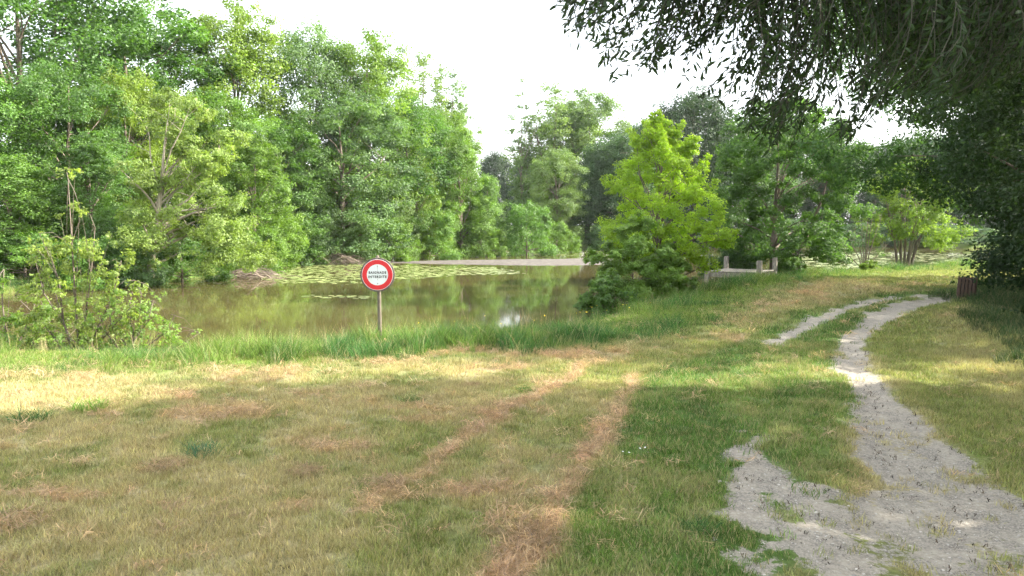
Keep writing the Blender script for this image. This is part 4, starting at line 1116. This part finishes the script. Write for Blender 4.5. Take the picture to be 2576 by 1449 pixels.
lay('grass_clumps', [(4.4, 9, 24, .8), (9, 16, 14, .9), (16, 40, 3, 1.0)], MID, lambda c, x, y, d: (1 - c['g']) ** 4 * (1 - c['hay']) * ss(.5, .66, c['n2'] * .5 + c['n1'] * .5) * (.25 + .75 * (1 - c['straw'])), scl=(.4, .9))
def bank_col(c):
    q = ss(.35, .65, c['n1'])[:, None] * .7; return C_LUSH * 1.1 * (1 - q) + C_FRESH * q
lay('bank_grass', [(12, 20, 60, 1.0), (20, 48, 22, 1.1)], TALL, lambda c, x, y, d: ss(4.6, 2.6, d + 1.8 * (c['n1'] - .5)) * (1 - c['g']) * (.45 + .7 * c['n2']), scl=(.5, 1.05), colf=bank_col, hvar=True)
lay('dry_stalks', [(13, 20, 5, 1.0), (20, 45, 2, 1.0)], STALK, lambda c, x, y, d: ss(2.6, 1.5, d), scl=(.6, 1.1), colf=lambda c: C_STRAW * np.ones((len(c['g']), 1)))
lay('cut_hay', [(4.4, 9, 260, 1.0), (9, 15, 150, 1.2), (15, 34, 30, 1.8)], HAYT, lambda c, x, y, d: c['hay'] ** 1.5 + .015 * (1 - c['g']), colf=lambda c: C_HAY * np.ones((len(c['g']), 1)), tilt=.25, dz=.01)
# single grass tufts and clods of cut hay lying in the meadow
def make_single_mat():
    m, nt, b = newmat('single_tuft_blades'); oi = nt.nodes.new('ShaderNodeObjectInfo'); v = N(nt, 'ShaderNodeAttribute', attribute_name='v')
    k = maprange(nt, v.outputs['Fac'], 0, 1, 0.5, 1.6); cm = nt.nodes.new('ShaderNodeCombineColor')
    for i in range(3): nt.links.new(k, cm.inputs[i])
    leaf_shader(nt, b, mixrgb(nt, 'MULTIPLY', 1.0, oi.outputs['Color'], cm.outputs[0]), .35, .55, .3, (1.3, 1.35, .8)); return m
M_SINGLE = make_single_mat()
for px, py, sc, c, lb in ((75, 1062, 1.0, (.05, .12, .03), 'dark green grass tuft alone near the left frame edge'), (225, 1030, 1.0, (.13, .24, .035), 'bright green flopped grass tuft near the left of the meadow'),
                          (510, 1140, .8, (.045, .13, .06), 'bluish green grass tuft in the middle of the left meadow'), (1330, 985, .7, (.07, .16, .03), 'green tuft standing beside the far hay row'),
                          (1035, 1012, .6, (.06, .14, .03), 'small dark tuft in the dry grass below the sign'), (1755, 1345, .6, (.045, .12, .03), 'dark green clump at the left edge of the gravel patch')):
    x, y = G(px, py); o = obj('grass_tuft', tuft_mesh(int(px), 170, .22, .24, .009, .55, .8, 0, False, M_SINGLE), None, (x, y, zg(x, y) - .01), label=lb, category='grass tuft')
    o.scale = (sc,) * 3; o.color = (*c, 1)
for px, py, sc, lb in ((410, 1175, 1.0, 'hay clod lying below the bluish green tuft'), (35, 1325, 1.1, 'brown hay clod at the lower left frame edge'), (770, 1192, .8, 'hay clod left of the fading hay row'),
                       (1190, 972, .6, 'small dark hay clod above the far hay row'), (1290, 1335, 1.2, 'thick heap of cut hay beside the near hay row'), (1345, 1385, 1.0, 'tangled hay heap on the near hay row by the bottom edge'), (975, 1228, .9, 'flat hay clod where the far hay row fades out')):
    x, y = G(px, py); o = obj('hay_clod', tuft_mesh(int(px) + 7, 260, .20, .22, .006, .3, .3, 0, True, M_SINGLE), None, (x, y, zg(x, y) + .01), label=lb, category='hay clod')
    o.scale = (sc, sc, sc * 1.5); o.color = (.33, .23, .14, 1)
# hedge foot undergrowth
hx = RNG.uniform(0, 1, 2600); hy = RNG.uniform(9, 32, 2600); hl = np.interp(hy, [9, 16, 21, 26, 32], [8.8, 10.1, 12.8, 15.2, 18.2]); hxx = hl - .9 + 3.2 * hx ** .7 + 2.6 * (fbm(hy * .45, hy * 0, 7, 3) - .5)
scatter('hedge_undergrowth', hxx, hy, height(hxx, hy), rots(len(hxx)), RNG.uniform(.25, .9, len(hxx)), np.array([.04, .08, .025]) * RNG.uniform(.7, 1.3, (len(hxx), 1)), TALL)

# pebbles, dark litter on the track and small flowers
def simple_mat(name, rough=.9):
    m, nt, b = newmat(name); ic = N(nt, 'ShaderNodeAttribute', attribute_type='INSTANCER', attribute_name='col'); nt.links.new(ic.outputs['Color'], b.inputs['Base Color']); b.inputs['Roughness'].default_value = rough; return m
M_INST = simple_mat('small_bits')
def pebble(seed):
    rg = np.random.default_rng(seed); V = np.array([(1, 0, 0), (0, 1, 0), (-1, 0, 0), (0, -1, 0), (0, 0, .6), (0, 0, -.5), (.6, .6, .3), (-.6, .6, .3), (-.6, -.6, .3), (.6, -.6, .3)]) * rg.uniform(.8, 1.2, (10, 1))
    F = np.array([(0, 6, 9), (1, 7, 6), (2, 8, 7), (3, 9, 8), (4, 9, 6), (4, 6, 7), (4, 7, 8), (4, 8, 9), (0, 1, 6), (1, 2, 7), (2, 3, 8), (3, 0, 9)])
    return mesh_np('pebble', V, [F], False, None, [M_INST])
PEB = [pebble(i) for i in range(4)]
x, y = fan(4.4, 9, 420); c = cover(x, y); k = RNG.random(len(x)) < c['g']; x, y = x[k], y[k]
x2, y2 = fan(9, 18, 130); c = cover(x2, y2); k = RNG.random(len(x2)) < c['g']; x, y = np.concatenate([x, x2[k]]), np.concatenate([y, y2[k]])
scatter('loose_gravel', x, y, height(x, y), rots(len(x), .3), RNG.gamma(2.2, .0022, len(x)) + .002, np.array([.40, .375, .33]) * RNG.uniform(.45, 1.45, (len(x), 1)), PEB)
LIT = [tuft_mesh(380 + i, 3, .03, .05, .012, .2, .2, 0, True, M_INST) for i in range(4)]
x, y = fan(4.4, 16, 90); c = cover(x, y); k = RNG.random(len(x)) < c['g'] * ss(.3, .6, c['n2']) + .01; x, y = x[k], y[k]
scatter('leaf_litter', x, y, height(x, y) + .004, rots(len(x), .2), RNG.uniform(.25, .9, len(x)), np.array([.07, .05, .032]) * RNG.uniform(.4, 2.0, (len(x), 1)), LIT)
fl = mesh_np('flower', np.array([(math.cos(a) * (1 if i % 2 else .7), math.sin(a) * (1 if i % 2 else .7), .1) for i, a in enumerate(np.linspace(0, 6.28, 11)[:-1])] + [(0, 0, 0)]), [np.array([(i, (i + 1) % 10, 10) for i in range(10)])], False, None, [M_INST])
fx_, fy_, fz_, fc_ = [], [], [], []
for px, py, n, s_x, s_y, cc in ((1330, 820, 30, 2.0, 1.2, (.75, .6, .03)), (1500, 800, 30, 2.5, 1.2, (.75, .6, .03)), (700, 880, 18, 1.5, .8, (.75, .6, .03)), (1650, 770, 20, 2, 1, (.75, .6, .03)), (2000, 700, 40, 1.2, .6, (.7, .7, .6)), (2400, 672, 60, 2.5, .8, (.6, .55, .4))):
    gx0, gy0 = G(px, py + 30)
    for i in range(n):
        xx, yy = gx0 + random.gauss(0, s_x), gy0 + random.gauss(0, s_y)
        dd = float(shore(np.array([xx]), np.array([yy]))[0])
        if dd < .2 or dd > 2.6: continue
        fx_.append(xx); fy_.append(yy); fz_.append(zg(xx, yy) + random.uniform(.3, .55)); fc_.append(cc)
for px, py in ((1985, 1462), (2005, 1466), (2040, 1452), (2056, 1449), (2066, 1466), (310, 1232), (298, 1240), (330, 1244)):
    gx0, gy0 = G(px * 2576 / 3264, py * 2576 / 3264); fx_.append(gx0); fy_.append(gy0); fz_.append(zg(gx0, gy0) + .07); fc_.append((.8, .8, .78))
fx_, fy_, fz_ = map(np.array, (fx_, fy_, fz_)); fs = np.where(fy_ > 13, .020, .012)
scatter('wildflowers', fx_, fy_, fz_, rots(len(fx_), .4), fs, np.array(fc_), [fl])
